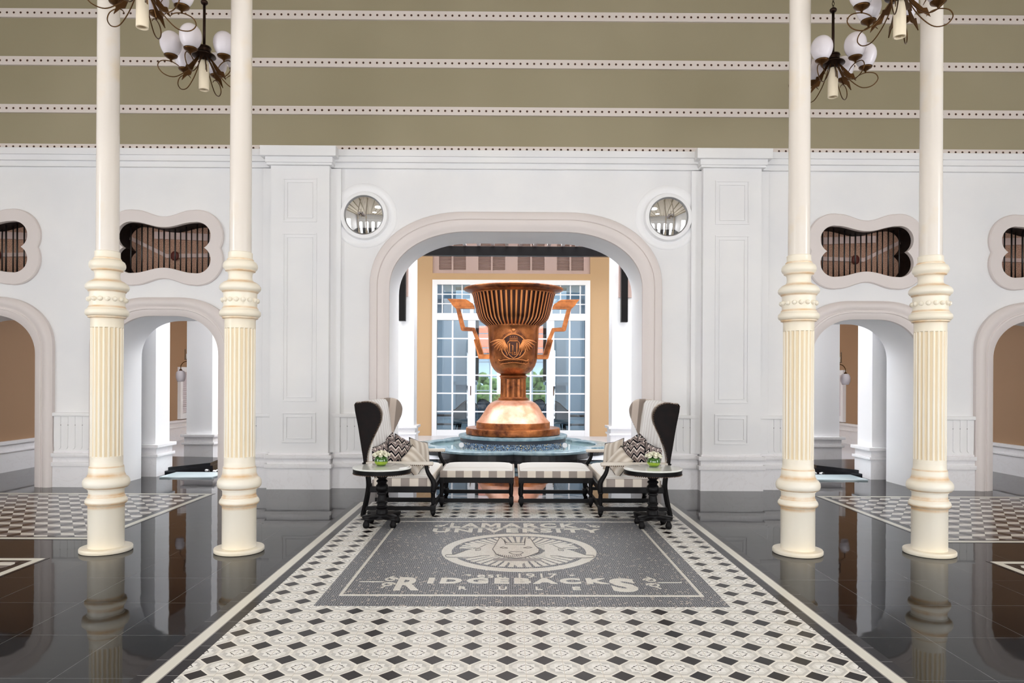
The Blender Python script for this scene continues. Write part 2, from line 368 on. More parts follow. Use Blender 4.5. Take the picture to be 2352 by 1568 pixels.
# ------------------------------------------------------------------ floor
WY, WB = 9.85, 10.7           # front and rear faces of the arcade wall
bm = BM(); box(bm, -9.6, 9.6, -6.6, 13.4, -0.2, 0); fl = obj('floor', bm, M['granite'], kind='structure')
bm = BM(); box(bm, -14, 14, 13.4, 37, -0.2, 0); obj('floor', bm, newmat('court_paving', (205, 205, 210), 0.3), kind='structure')
def slab(name, x0, x1, y0, y1, mat, z=0.003, z0=0.0005, parent=fl):
    bm = BM(); box(bm, x0, x1, y0, y1, z0, z); return obj(name, bm, mat, parent)
PE = 8.7
slab('patterned_tiles', -1.78, 1.78, 0.6, PE, M['cement_tile'])
for s in (-1, 1):
    for a, b, k in ((1.78, 1.848, 'border_dark'), (1.848, 1.856, 'border_grey'), (1.856, 1.922, 'border_white'), (1.922, 1.930, 'border_grey'), (1.930, 1.995, 'border_dark')):
        slab('border_strip', s * a, s * b, 0.6, PE, M[k], 0.0032)
    for (y0, y1) in ((6.62, 9.3), (2.6, 5.95)):
        slab('block_tiles', s * 4.13, s * 9.5, y0 + 0.13, y1 - 0.13, M['block_tile'])
        slab('border_strip', s * 3.97, s * 9.5, y0, y1, M['border_dark'], 0.0018)
        for a in ((3.995, 4.06, y0 + 0.02, y1 - 0.02), ):
            slab('border_strip', s * a[0], s * a[1], a[2] + .065, a[3] - .065, M['border_white'], 0.0026)
        slab('border_strip', s * 3.995, s * 9.5, y0 + 0.02, y0 + 0.085, M['border_white'], 0.0026)
        slab('border_strip', s * 3.995, s * 9.5, y1 - 0.085, y1 - 0.02, M['border_white'], 0.0026)

# floor mosaic with university lettering and dog medallion
mo = empty('floor_mosaic', (0, 6.2, 0), 'dark stone floor mosaic with white lettering and dog medallion before the settees', 'mosaic')
bm = BM(); box(bm, -1.4, 1.4, 4.708, 7.708, 0.0035, 0.0052); obj('tessera_field', bm, M['mosaic_dark'], mo)
def inlay(name, polys, mat, z=0.0075, zb=0.0053):
    bm = BM()
    for P in polys: prism(bm, P, lambda x, y: (x, y, zb), lambda x, y: (x, y, z))
    return obj(name, bm, mat, mo)
def rect(x0, x1, y0, y1): return [(x0, y0), (x1, y0), (x1, y1), (x0, y1)]
inlay('border_line', [rect(-1.285, 1.285, 4.925, 4.955), rect(-1.285, 1.285, 7.50, 7.525), rect(-1.285, -1.262, 4.955, 7.5), rect(1.262, 1.285, 4.955, 7.5)], M['mosaic_white'])
def fpt(zx, zy):      # drawn feature -> metres on the floor (medallion sketch units of 1/4.2 px)
    px, py = 900 + zx / 4.2, 1180 + zy / 4.2
    yy = F * CAMH / (py + ROLL * 0 - VY); xx = (px - 1168) * yy / F + CAMX
    return xx, yy
MC = 6.235
def ringpoly(r0, r1, n=96):
    return [[(r0 * cos(a), MC + r0 * sin(a)), (r1 * cos(a), MC + r1 * sin(a)), (r1 * cos(b), MC + r1 * sin(b)), (r0 * cos(b), MC + r0 * sin(b))] for a, b in ((2 * pi * i / n, 2 * pi * (i + 1) / n) for i in range(n))]
inlay('medallion_ring', ringpoly(0.595, 0.685), M['mosaic_white'])
rays = []
for i in range(46):
    a = 2 * pi * (i + 0.5) / 46
    if abs(sin(a)) < 0.16: continue
    r0, r1 = 0.22, 0.545; w0, w1 = 0.010, 0.023
    rays.append([(r0 * cos(a) + w0 * sin(a), MC + r0 * sin(a) - w0 * cos(a)), (r1 * cos(a) + w1 * sin(a), MC + r1 * sin(a) - w1 * cos(a)), (r1 * cos(a) - w1 * sin(a), MC + r1 * sin(a) + w1 * cos(a)), (r0 * cos(a) - w0 * sin(a), MC + r0 * sin(a) + w0 * cos(a))])
inlay('sunburst_ray', rays, M['mosaic_white'])
def dogpts(L, cx=1200):
    out = []
    for zx, zy in L:
        x, y = fpt(zx, zy); out.append((x + 0.01, y))
    return out
head = dogpts([(1040, 232), (1075, 260), (1090, 287), (1275, 287), (1285, 238), (1335, 247), (1385, 320), (1420, 350), (1412, 380), (1335, 410), (1280, 428), (1200, 438), (1085, 427), (1005, 400), (968, 350), (1000, 300)])
side = dogpts([(985, 300), (900, 305), (700, 290), (820, 335), (700, 366), (600, 402), (520, 406), (512, 416), (525, 427), (600, 431), (770, 430), (850, 415), (985, 425)])
mirx = lambda P: [(-x + 0.012, y) for x, y in P]
inlay('side_dog_head', [side], M['mosaic_white'], 0.0085); inlay('side_dog_head', [mirx(side)], M['mosaic_white'], 0.0085)
inlay('front_dog_head', [head], M['mosaic_white'], 0.0095)
inlay('collar', [dogpts([(975, 436), (1440, 436), (1440, 461), (975, 461)])], M['mosaic_grey'], 0.0087)
inlay('chest_point', [dogpts([(1100, 463), (1210, 511), (1310, 463)])], M['mosaic_white'], 0.0087)
bm = BM()
def fline(P, w=0.006, z=0.0112, closed=False):
    P = P + [P[0]] if closed else P
    for (x0, y0), (x1, y1) in zip(P, P[1:]):
        L = sqrt((x1 - x0) ** 2 + (y1 - y0) ** 2) or 1; nx, ny = -(y1 - y0) / L * w / 2, (x1 - x0) / L * w / 2
        prism(bm, [(x0 + nx, y0 + ny), (x1 + nx, y1 + ny), (x1 - nx, y1 - ny), (x0 - nx, y0 - ny)], lambda x, y: (x, y, 0.0086), lambda x, y: (x, y, z))
fline(head, closed=True)
for L in ([(1085, 255), (1092, 303), (1278, 306), (1283, 255)], [(1040, 335), (1072, 328), (1115, 340), (1075, 342), (1040, 335)], [(1265, 336), (1310, 326), (1350, 332), (1310, 341), (1265, 336)],
          [(1125, 382), (1150, 374), (1240, 374), (1265, 382), (1240, 398), (1205, 402), (1155, 396), (1125, 382)], [(1203, 402), (1202, 412)]):
    fline(dogpts(L))
S_ = [(700, 366), (600, 402), (520, 406), (512, 416), (525, 427), (600, 431), (770, 430), (850, 415), (940, 412)]
for L in (S_, [(805, 352), (855, 344), (850, 360), (805, 365), (805, 352)], [(900, 307), (830, 340), (780, 345)]):
    a = dogpts(L); fline(a, 0.005, 0.0106); fline(mirx(a), 0.005, 0.0106)
for i in range(12):
    x = 1020 + i * 20; y = 402 + 26 * (1 - ((i - 6) / 6.5) ** 2) ** 0.5 * 0.9 if i < 12 else 0
    a = dogpts([(x, y - 14), (x + 6, y)]); fline(a, 0.006)
obj('line_drawing', bm, M['mosaic_line'], mo)
def ftext(s, x0, x1, y0, y1, bold=0.03, name='lettering', mat=None):
    bm = BM(); text_verts(s, bold, lambda a, b: (a, b, 0.0056), bm, x0, x1, y0, y1)
    r = bmesh.ops.extrude_face_region(bm, geom=list(bm.faces)); bmesh.ops.translate(bm, verts=[e for e in r['geom'] if isinstance(e, bmesh.types.BMVert)], vec=(0, 0, 0.0022))
    return obj(name, bm, mat or M['mosaic_white'], mo)
ftext('LA', -0.70, -0.40, 7.22, 7.42, 0.03); ftext('M', -0.375, -0.175, 7.22, 7.42); ftext('ARCK', -0.155, 0.62, 7.22, 7.42, 0.03)
ftext('UNIVERSITY', -0.855, 0.84, 6.98, 7.15, 0.035)
inlay('lettering_bar', [rect(-0.76, 0.70, 7.178, 7.190)], M['mosaic_white'])
ftext('est. 1917', -0.335, 0.285, 5.385, 5.50, 0.0)
ftext('R', -0.925, -0.74, 5.055, 5.385, 0.03); ftext('IDGEBACK', -0.70, 0.665, 5.225, 5.375, 0.055); ftext('S', 0.665, 0.86, 5.03, 5.375, 0.05)
for ch, a, b in (('R', -0.455, -0.395), ('U', -0.165, -0.105), ('L', 0.105, 0.155), ('E', 0.375, 0.435)): ftext(ch, a, b, 5.075, 5.15, 0.02)
def swirl(cx, cy, r, s, turns=1.3):
    return [(cx + s * (r * (1 - t * 0.65)) * cos(2 * pi * turns * t), cy + (r * (1 - t * 0.65)) * sin(2 * pi * turns * t)) for t in [i / 26 for i in range(27)]]
bm = BM()
def fribbon(P, w): 
    for (x0, y0), (x1, y1) in zip(P, P[1:]):
        L = sqrt((x1 - x0) ** 2 + (y1 - y0) ** 2) or 1; nx, ny = -(y1 - y0) / L * w / 2, (x1 - x0) / L * w / 2
        prism(bm, [(x0 + nx, y0 + ny), (x1 + nx, y1 + ny), (x1 - nx, y1 - ny), (x0 - nx, y0 - ny)], lambda x, y: (x, y, 0.0054), lambda x, y: (x, y, 0.0076))
for s in (-1, 1):
    fribbon(swirl(s * 0.985, 5.33, 0.05, -s), 0.017); fribbon(swirl(s * 0.985, 5.20, 0.05, -s), 0.017)
    fribbon([(s * 1.03, 5.265), (s * 1.21, 5.268)], 0.014); fribbon([(s * 1.0, 5.38), (s * 0.975, 5.42)], 0.014); fribbon([(s * 1.0, 5.15), (s * 1.02, 5.11)], 0.014)
    fribbon(swirl(s * 0.81, 7.27, 0.05, -s), 0.018); fribbon([(s * 0.77, 7.31), (s * 0.73, 7.38)], 0.014)
    fribbon(swirl(s * 0.40, 5.45, 0.02, s, 1), 0.009)
obj('scroll_ornament', bm, M['mosaic_white'], mo)

# ------------------------------------------------------------------ arcade wall with openings
def arch(cx, hw, zt, a, b, n=18, p=2.15, z0=0.0):
    """left bottom -> right bottom"""
    pts = [(cx - hw, z0), (cx - hw, z0 + (zt - b - z0) * 0.5)]
    q = [(cos(t * pi / 2 / n), sin(t * pi / 2 / n)) for t in range(n + 1)]
    for c_, s_ in q: pts.append((cx - hw + a - a * c_ ** (2 / p), zt - b + b * s_ ** (2 / p)))
    if hw - a > 0.02: pts.append((cx, zt))
    for c_, s_ in reversed(q): pts.append((cx + hw - a + a * c_ ** (2 / p), zt - b + b * s_ ** (2 / p)))
    pts += [(cx + hw, z0 + (zt - b - z0) * 0.5), (cx + hw, z0)]
    return pts
def big(o): return arch(0, 1.777 + o, 3.60 + o, 1.15 + 0.75 * o, 0.80 + 0.9 * o)
def small(cx):
    return lambda o: arch(cx, 0.765 + o, 2.395 + o, 0.62 + 0.7 * o, 0.56 + 0.55 * o)
def blob(cx, cz, o=0.0, n=16):
    r = 0.195 + o; c = (0.46, 0.165); th = math.asin(-c[1] / r); q1 = []
    for i in range(n + 1):
        a = th + (radians(100) - th) * i / n; q1.append((c[0] + r * cos(a), c[1] + r * sin(a)))
    x1, z1 = q1[-1]; zm = 0.283 + o * 0.88
    for i in range(1, n + 1):
        x = x1 * (1 - i / n); q1.append((x, zm + (z1 - zm) * (0.5 - 0.5 * cos(pi * x / x1))))
    P = q1 + [(-x, z) for x, z in reversed(q1[:-1])]
    P = P + [(x, -z) for x, z in reversed(P[1:-1])]
    return [(cx + x, cz + z) for x, z in P]
SM = (-7.47, -4.92, 4.92, 7.47); BZ = 3.347
holes = [big(0)] + [small(c)(0) for c in SM]; bl = [blob(c, BZ) for c in SM]
def wall_with_openings(name, y0, y1, outer, arches, closed_holes, mat, mat2=None):
    bm = BM(); loop = [outer[0]]
    # outline: rectangle whose bottom edge runs round each arch
    for h in sorted(arches, key=lambda h: h[0][0]): loop += h
    loop += [outer[1], outer[2], outer[3]]
    polys = [[Vector((x, z, 0)) for x, z in loop]] + [[Vector((x, z, 0)) for x, z in h] for h in closed_holes]
    flat = [p for P in polys for p in P]; tris = tessellate_polygon(polys)
    for y in (y0, y1):
        vs = [bm.verts.new((p.x, y, p.y)) for p in flat]
        for t in tris:
            try: bm.faces.new([vs[i] for i in t])
            except ValueError: pass
    for P in polys:
        n = len(P); a = [bm.verts.new((p.x, y0, p.y)) for p in P]; b = [bm.verts.new((p.x, y1, p.y)) for p in P]
        for i in range(n):
            f = bm.faces.new((a[i], a[(i + 1) % n], b[(i + 1) % n], b[i]))
            f.material_index = 1 if (mat2 and P is not polys[0]) else 0
    bmesh.ops.remove_doubles(bm, verts=bm.verts, dist=1e-5)
    return obj(name, bm, [mat, mat2] if mat2 else mat, auto=35, kind='structure')
wf = wall_with_openings('wall_front', WY, WB, [(-9.6, 0), (9.6, 0), (9.6, 4.712), (-9.6, 4.712)], holes, bl, M['plaster'], M['dark_wood'])
bm = BM(); box(bm, -9.6, 9.6, WY + 0.02, WB, 4.712, 7.6); obj('wall_front_upper', bm, M['olive'], kind='structure')
for z0, z1 in ((4.712, 4.796), (5.232, 5.348), (5.897, 6.018), (6.565, 6.688)):
    bm = BM(); box(bm, -9.6, 9.6, WY - 0.012, WY + 0.03, -(z1 - z0) / 2, (z1 - z0) / 2, 0.004)
    o = obj('trim_1', bm, M['dotted_band'], kind='structure'); o.location.z = (z0 + z1) / 2
# arch surrounds
def surround(name, fn, prof, mat):
    bm = BM(); loops = []
    for o, y in prof: loops.append([(x, y, z) for x, z in fn(o)])
    loft(bm, loops); return obj(name, bm, mat, auto=38, kind='structure')
surround('trim_2', big, [(.272, 9.86), (.272, 9.81), (.262, 9.785), (.235, 9.772), (.19, 9.768), (.165, 9.772), (.155, 9.785), (.15, 9.775), (.10, 9.775), (.05, 9.79), (.02, 9.81), (.0, 9.815), (-.002, 9.86)], M['trim_plaster'])
for i, c in enumerate(SM):
    surround('trim_%d' % (3 + i), small(c), [(.255, 9.86), (.255, 9.79), (.235, 9.765), (.20, 9.75), (.15, 9.755), (.125, 9.775), (.115, 9.775), (.11, 9.765), (.09, 9.765), (.085, 9.78), (.05, 9.785), (.02, 9.80), (0, 9.81), (-.002, 9.86)], M['trim_plaster'])
    bm = BM()
    prof = [(0.172, 9.86), (0.172, 9.815), (0.160, 9.803), (0.0, 9.803), (-0.003, 9.815), (-0.003, 9.87)]
    loft(bm, [[(x, y, z) for x, z in blob(c, BZ, o)] for o, y in prof], closed=True)
    obj('trim_%d' % (7 + i), bm, M['trim_plaster'], auto=40, kind='structure')
    side_ = 'left' if c < 0 else 'right'; outer_ = abs(c) > 6
    lab = 'dark bone-shaped window grille above the %s arch %s' % (('outermost ' if outer_ else 'inner ') + side_, 'cut by the photo edge' if outer_ else 'between the two columns')
    g = empty('window_grille', (c, 9.98, BZ - 0.36), lab, 'window grille', 'bone-shaped grilles above the side arches')
    for k in range(8):
        x = c - 0.55 + k * 0.157
        xx = abs(x - c); hz = 0.35 if xx > 0.3 else 0.30
        if xx > 0.56: hz = 0.28
        bm = BM(); tube(bm, [(x, 9.98, BZ - hz - 0.03), (x, 9.98, BZ + hz + 0.03)], 0.011); obj('bar', bm, M['iron'], g, smooth=True)
        bm = BM(); x2 = x + 0.03 * (1 if c < 0 else -1); tube(bm, [(x2, 10.08, BZ - hz - 0.03), (x2, 10.08, BZ + hz + 0.03)], 0.009); obj('rear_bar', bm, M['iron'], g, smooth=True)
    bm = BM(); box(bm, c - 0.8, c + 0.8, 10.17, 10.22, BZ - 0.5, BZ + 0.5); obj('backing_panel', bm, M['bead_cell'], g)
    s = 1 if c < 0 else -1; bm = BM()
    for (P, w_) in ((((-0.7, 0.22), (-0.12, -0.06)), 0.028), (((-0.12, -0.06), (0.8, -0.04)), 0.028), (((-0.3, 0.24), (0.8, 0.2)), 0.05)):
        (x0, z0), (x1, z1) = P; x0 *= s; x1 *= s
        prism(bm, [(c + x0, BZ + z0 - w_), (c + x1, BZ + z1 - w_), (c + x1, BZ + z1 + w_), (c + x0, BZ + z0 + w_)], lambda x, z: (x, 10.14, z), lambda x, z: (x, 10.175, z))
    obj('rail', bm, M['pink_paint'], g)
    bm = BM(); sphere(bm, (c, 10.13, BZ - 0.06), 0.06, 0.03, 0.07); obj('boss', bm, newmat('dark_red', (96, 40, 32), 0.6), g, smooth=True)

# pilasters
def frame_mould(bm, x0, x1, z0, z1, y, w=0.02, d=0.012):
    for k, (o, ww) in enumerate(((0.0, w), (0.055, 0.012))):
        a, b, c_, e = x0 + o, x1 - o, z0 + o, z1 - o
        box(bm, a, b, y - d, y + .002, c_, c_ + ww, 0.004); box(bm, a, b, y - d, y + .002, e - ww, e, 0.004)
        box(bm, a, a + ww, y - d, y + .002, c_ + ww, e - ww, 0.004); box(bm, b - ww, b, y - d, y + .002, c_ + ww, e - ww, 0.004)
PY = 9.71
def base_run(bm, x0, x1, yf, x0f=None, x1f=None, e=0.03):
    """marble base: plinth, two mouldings"""
    box(bm, x0 - e, x1 + e, yf - 0.03, yf + 0.1, 0, 0.30)
    box(bm, x0 - e * 1.9, x1 + e * 1.9, yf - 0.055, yf + 0.1, 0.29, 0.35, 0.012)
    box(bm, x0 - e * .9, x1 + e * .9, yf - 0.027, yf + 0.1, 0.35, 0.425)
    box(bm, x0 - e * 2, x1 + e * 2, yf - 0.06, yf + 0.1, 0.42, 0.475, 0.014)
    box(bm, x0 - e * .5, x1 + e * .5, yf - 0.015, yf + 0.1, 0.475, 0.50)
for i, s in enumerate((-1, 1)):
    a, b = sorted((s * 2.59, s * 3.40)); bm = BM()
    box(bm, a, b, PY, 9.86, 0.48, 4.5)
    ca = (a + b) / 2
    for z0, z1 in ((3.69, 4.30), (1.21, 3.54), (0.64, 1.06)): frame_mould(bm, ca - 0.235, ca + 0.235, z0, z1, PY)
    box(bm, a - 0.045, b + 0.045, PY - 0.05, 9.86, 4.47, 4.51, 0.008); box(bm, a - 0.06, b + 0.06, PY - 0.07, 9.86, 4.50, 4.585, 0.01)
    box(bm, a - 0.115, b + 0.115, PY - 0.12, 9.86, 4.575, 4.715, 0.012)
    # paired inner pilaster strip behind
    box(bm, a - 0.14, b + 0.14, 9.80, 9.86, 0.5, 4.46, 0.006)
    obj('pilaster_%d' % (i + 1), bm, M['plaster'], kind='structure')
    bm = BM(); base_run(bm, a, b, PY); obj('baseboard_pilaster', bm, M['marble'], kind='structure')
# cornice, dado and base between
bm = BM()
box(bm, -9.6, 9.6, 9.735, 9.86, 4.62, 4.712, 0.012); box(bm, -9.6, 9.6, 9.76, 9.86, 4.545, 4.63, 0.01); box(bm, -9.6, 9.6, 9.80, 9.86, 4.47, 4.55, 0.008)
obj('trim_11', bm, M['plaster'], kind='structure')
segs = [(2.052, 2.55), (3.44, 3.90), (5.945, 6.445), (8.5, 9.5)]
for s in (-1, 1):
    for k, (a, b) in enumerate(segs):
        a_, b_ = sorted((s * a, s * b))
        bm = BM(); box(bm, a_ - 0.02, b_ + (0.02 if k else 0.02), 9.79, 9.86, 0.988, 1.04, 0.016)
        box(bm, a_, b_, 9.824, 9.86, 0.5, 0.99)
        n = max(1, round((b - a) / 0.094)); wd = (b - a) / n
        for j in range(n):
            x = a_ + wd * (j + 0.5); r = wd / 2 - 0.0018
            P = [(x - r, 0.985), (x - r, 0.52 + r)] + [(x - r * cos(pi * t / 10), 0.52 + r - r * sin(pi * t / 10)) for t in range(1, 10)] + [(x + r, 0.52 + r), (x + r, 0.985)]
            prism(bm, P, lambda x, z: (x, 9.815, z), lambda x, z: (x, 9.84, z))
            if j: sphere(bm, (a_ + wd * j, 9.816, 0.865), 0.0055, mi=1)
        obj('trim_%d' % (12 + k), bm, [M['plaster'], M['iron']], kind='structure')
        bm = BM(); base_run(bm, a_, b_, 9.83, e=0.008); obj('baseboard_front', bm, M['marble'], kind='structure')

# round convex mirrors
for s in (-1, 1):
    cx, cz = s * 2.13, 3.815
    t = empty('round_mirror', (cx, 9.85, cz), 'round convex mirror in white ring beside the %s shoulder of the central arch' % ('left' if s < 0 else 'right'), 'mirror', 'round mirrors flanking the arch')
    bm = BM(); lathe(bm, [(.455, 9.86), (.455, 9.845), (.44, 9.835), (.40, 9.832), (.375, 9.84), (.345, 9.85), (.335, 9.83), (.325, 9.79), (.30, 9.785), (.276, 9.785), (.272, 9.81), (.272, 9.86)], (cx, cz), 0, 64, False, axis='Y')
    obj('frame', bm, M['white_paint'], t, auto=40)
    bm = BM(); R0 = 0.85; yc = 9.805 + R0 - 0.0
    prof = []
    for i in range(17):
        r = 0.274 * i / 16; prof.append((max(r, 1e-4), yc - sqrt(R0 * R0 - r * r) - 0.04))
    lathe(bm, prof, (cx, cz), 0, 64, True, axis='Y'); obj('convex_glass', bm, M['mirror'], t, smooth=True)

# ------------------------------------------------------------------ rest of the hall (behind the camera, sides, ceiling)
bm = BM()
wall_with_openings('wall_back', -6.9, -6.5, [(-9.6, 0), (9.6, 0), (9.6, 7.6), (-9.6, 7.6)], [arch(c, .85, 3.5, 0.6, 0.6) for c in (-7.0, -3.5, 0, 3.5, 7.0)], [], M['plaster'])
for s, nm in ((-1, 'wall_left'), (1, 'wall_right')):
    bm = BM(); holes_y = [(0.3, 2.7)]
    ys = [-6.9] + [v for h in holes_y for v in h] + [10.7]
    for i in range(0, len(ys), 2): box(bm, s * 9.6, s * 9.9, ys[i], ys[i + 1], 0, 7.6)
    for h in holes_y: box(bm, s * 9.6, s * 9.9, h[0], h[1], 5.0, 7.6); 
    obj(nm, bm, M['plaster'], kind='structure')
bm = BM(); box(bm, -9.9, 9.9, -6.9, 10.7, 7.6, 7.8); obj('ceiling', bm, newmat('ceiling_cream', (206, 194, 176), 0.6), kind='structure')
for i in range(15):
    bm = BM(); x = -9.1 + i * 1.3; box(bm, x - .06, x + .06, -6.5, 9.8, 7.5, 7.6); obj('ceiling_rib', bm, M['olive'], kind='structure')
for z in (5.2, 5.9, 6.6):
    bm = BM(); box(bm, -9.6, 9.6, -6.5, -6.47, z, z + 0.12); obj('trim_16', bm, M['olive'], kind='structure')

# ------------------------------------------------------------------ columns
def column(cx, cy, label):
    t = empty('column', (cx, cy, 0), label, 'column', 'cream cast columns standing in pairs')
    bm = BM(); lathe(bm, [(.19, .0), (.208, .003), (.212, .01), (.212, .032), (.207, .04), (.144, .041)], cx, cy, 56); obj('base_disc', bm, M['column_paint'], t, auto=40)
    low = [(.144, .04), (.144, .405), (.147, .41), (.155, .417), (.165, .427), (.169, .44), (.166, .455), (.158, .468), (.150, .474), (.150, .484), (.143, .49), (.141, .50), (.141, .53), (.143, .545), (.150, .548), (.150, .556), (.168, .562), (.182, .576), (.187, .60), (.184, .625), (.172, .645), (.158, .656), (.152, .66), (.150, .672), (.144, .68), (.142, .70), (.140, .735), (.137, .742), (.137, .750), (.131, .755), (.130, .80), (.130, .834)]
    bm = BM(); lathe(bm, low, cx, cy, 56, False); obj('pedestal', bm, M['column_paint'], t, auto=50)
    # fluted drum
    NF = 20; NS = NF * 8; bm = BM()
    def fl_(r, z, a):
        if r > 0.1299: return r
        ph = (a / (2 * pi) * NF) % 1.0; d = abs(ph - 0.5)
        return 0.130 if d > 0.32 else 0.130 - 0.011 * sqrt(max(0, 1 - (d / 0.34) ** 2))
    rings = lathe(bm, [(.13, .834), (.129, .840), (.129, 1.962), (.13, 1.968)], cx, cy, NS, False, rfun=fl_)
    for f in bm.faces:
        c_ = f.calc_center_median(); r = sqrt((c_.x - cx) ** 2 + (c_.y - cy) ** 2)
        f.material_index = 1 if r < 0.1235 and r > 0.1185 else (1 if r <= .1185 and False else 0)
    obj('fluted_shaft', bm, [M['column_paint'], M['column_glaze']], t)
    cap = [(.13, 1.968), (.13, 2.04), (.133, 2.048), (.150, 2.054), (.150, 2.064), (.158, 2.068), (.170, 2.078), (.174, 2.096), (.171, 2.115), (.160, 2.128), (.152, 2.132), (.150, 2.145), (.142, 2.152), (.141, 2.165), (.141, 2.27), (.143, 2.28), (.151, 2.284), (.153, 2.292), (.166, 2.30), (.174, 2.316), (.173, 2.334), (.162, 2.352), (.148, 2.364), (.138, 2.372), (.112, 2.384), (.102, 2.40), (.099, 2.425), (.102, 2.452), (.112, 2.466), (.126, 2.470), (.126, 2.478), (.140, 2.49), (.146, 2.508), (.145, 2.528), (.136, 2.548), (.120, 2.560), (.112, 2.564), (.112, 2.574), (.104, 2.580), (.102, 2.60), (.102, 2.634), (.093, 2.64)]
    bm = BM(); lathe(bm, cap, cx, cy, 56, False); obj('collar', bm, M['column_paint'], t, auto=50)
    bm = BM()
    for i in range(16):
        a = 2 * pi * (i + 0.35) / 16; sphere(bm, (cx + .145 * cos(a), cy + .145 * sin(a), 2.213), 0.021)
    obj('bead_ring', bm, M['column_paint'], t, smooth=True)
    bm = BM(); lathe(bm, [(.0925, 2.63), (.090, 4.0), (.086, 7.6)], cx, cy, 48, False); obj('upper_shaft', bm, M['column_shaft'], t, smooth=True)
CY = 6.214
for x, lab in ((-3.648, 'outermost cream fluted column on the left, nearest the left photo edge'), (-2.475, 'cream fluted column on the left, the inner one of its pair'),
               (2.475, 'cream fluted column on the right, the inner one of its pair'), (3.648, 'outermost cream fluted column on the right, nearest the right photo edge')):
    column(x, CY, lab)

# ------------------------------------------------------------------ chandeliers
def chandelier(cx, cy, hz, rot, label):
    t = empty('chandelier', (cx, cy, hz), label, 'chandelier', 'six-globe chandeliers hanging between the columns')
    bm = BM(); tube(bm, [(cx, cy, hz + .05), (cx, cy, hz + .50)], .013, 10); sphere(bm, (cx, cy, hz + .50), .034, rz=.026); obj('rod', bm, M['bronze'], t, smooth=True)
    bm = BM(); n = 0
    z = hz + .53
    while z < 7.58:
        P = [(0.011 * cos(a), 0.0 + 0.02 * sin(a)) for a in [2 * pi * k / 8 for k in range(9)]]
        if n % 2: pts = [(cx + p_[0], cy, z + p_[1]) for p_ in P]
        else: pts = [(cx, cy + p_[0], z + p_[1]) for p_ in P]
        tube(bm, pts, .003, 5, cap=False); z += .034; n += 1
    obj('chain', bm, M['bronze'], t)
    bm = BM(); lathe(bm, [(.02, hz + .075), (.062, hz + .07), (.066, hz + .055), (.06, hz + .05), (.06, hz + .02), (.045, hz + .012), (.07, hz + .008), (.105, hz - .01), (.11, hz - .022), (.10, hz - .03), (.05, hz - .045), (.02, hz - .06)], cx, cy, 32); obj('hub', bm, M['bronze'], t, auto=40)
    bm = BM(); lathe(bm, [(.012, hz - .055), (.032, hz - .062), (.044, hz - .085), (.046, hz - .12), (.047, hz - .345), (.040, hz - .347), (.038, hz - .30), (.001, hz - .30)], cx, cy, 28); obj('candle_tube', bm, M['candle_tube'], t, auto=50)
    for k in range(6):
        a = rot + k * pi / 3; P = lambda r, z, w_=0: (cx + r * sin(a) + w_ * cos(a), cy - r * cos(a) + w_ * sin(a), hz + z)
        pts = crv([P(*p_) for p_ in ((.06, -.03), (.10, -.12), (.17, -.21), (.26, -.275), (.35, -.265), (.40, -.205), (.375, -.15), (.30, -.135), (.235, -.155), (.20, -.19))], 5)
        bm = BM(); tube(bm, pts, [.0048] * (len(pts) - 6) + [.0046, .0042, .004, .0035, .003, .002], 7); arm = obj('arm', bm, M['brass'], t, smooth=True)
        gx, gy, gz = P(.29, -.11)
        bm = BM(); lathe(bm, [(.006, gz - .03), (.010, gz - .01), (.03, gz + .002), (.056, gz + .018), (.062, gz + .03), (.056, gz + .028), (.01, gz + .012)], gx, gy, 24); obj('globe_cup', bm, M['brass'], t, smooth=True)
        bm = BM()
        prof = []
        for i in range(15):
            th = pi * i / 14; z_ = -cos(th); r = sin(th) * (0.098 + 0.010 * z_); prof.append((max(r, .001), gz + .135 + 0.122 * z_))
        lathe(bm, prof, gx, gy, 28); obj('glass_globe', bm, M['opal'], t, smooth=True)
    for k in range(6):
        a = rot + (k + .5) * pi / 3; P = lambda r, z, w_=0: (cx + r * sin(a) + w_ * cos(a), cy - r * cos(a) + w_ * sin(a), hz + z)
        shp = [(.05, -.04), (.075, -.05), (.13, -.12), (.165, -.165), (.19, -.17), (.215, -.25), (.165, -.205), (.13, -.20), (.10, -.12)]
        bm = BM(); prism(bm, shp, lambda r, z: P(r, z, -.004), lambda r, z: P(r, z, .004)); obj('leaf_blade', bm, M['brass'], t)
chandelier(-3.06, 6.8, 4.66, 0.0, 'whole chandelier with white globes left, hanging behind the inner left column')
chandelier(3.04, 6.8, 4.63, 0.28, 'whole chandelier with white globes right, hanging behind the inner right column')
chandelier(-3.03, 5.6, 4.66, 0.12, 'chandelier at top left, cut off by the top photo edge')
chandelier(3.02, 5.6, 4.63, 0.4, 'chandelier at top right, cut off by the top photo edge')

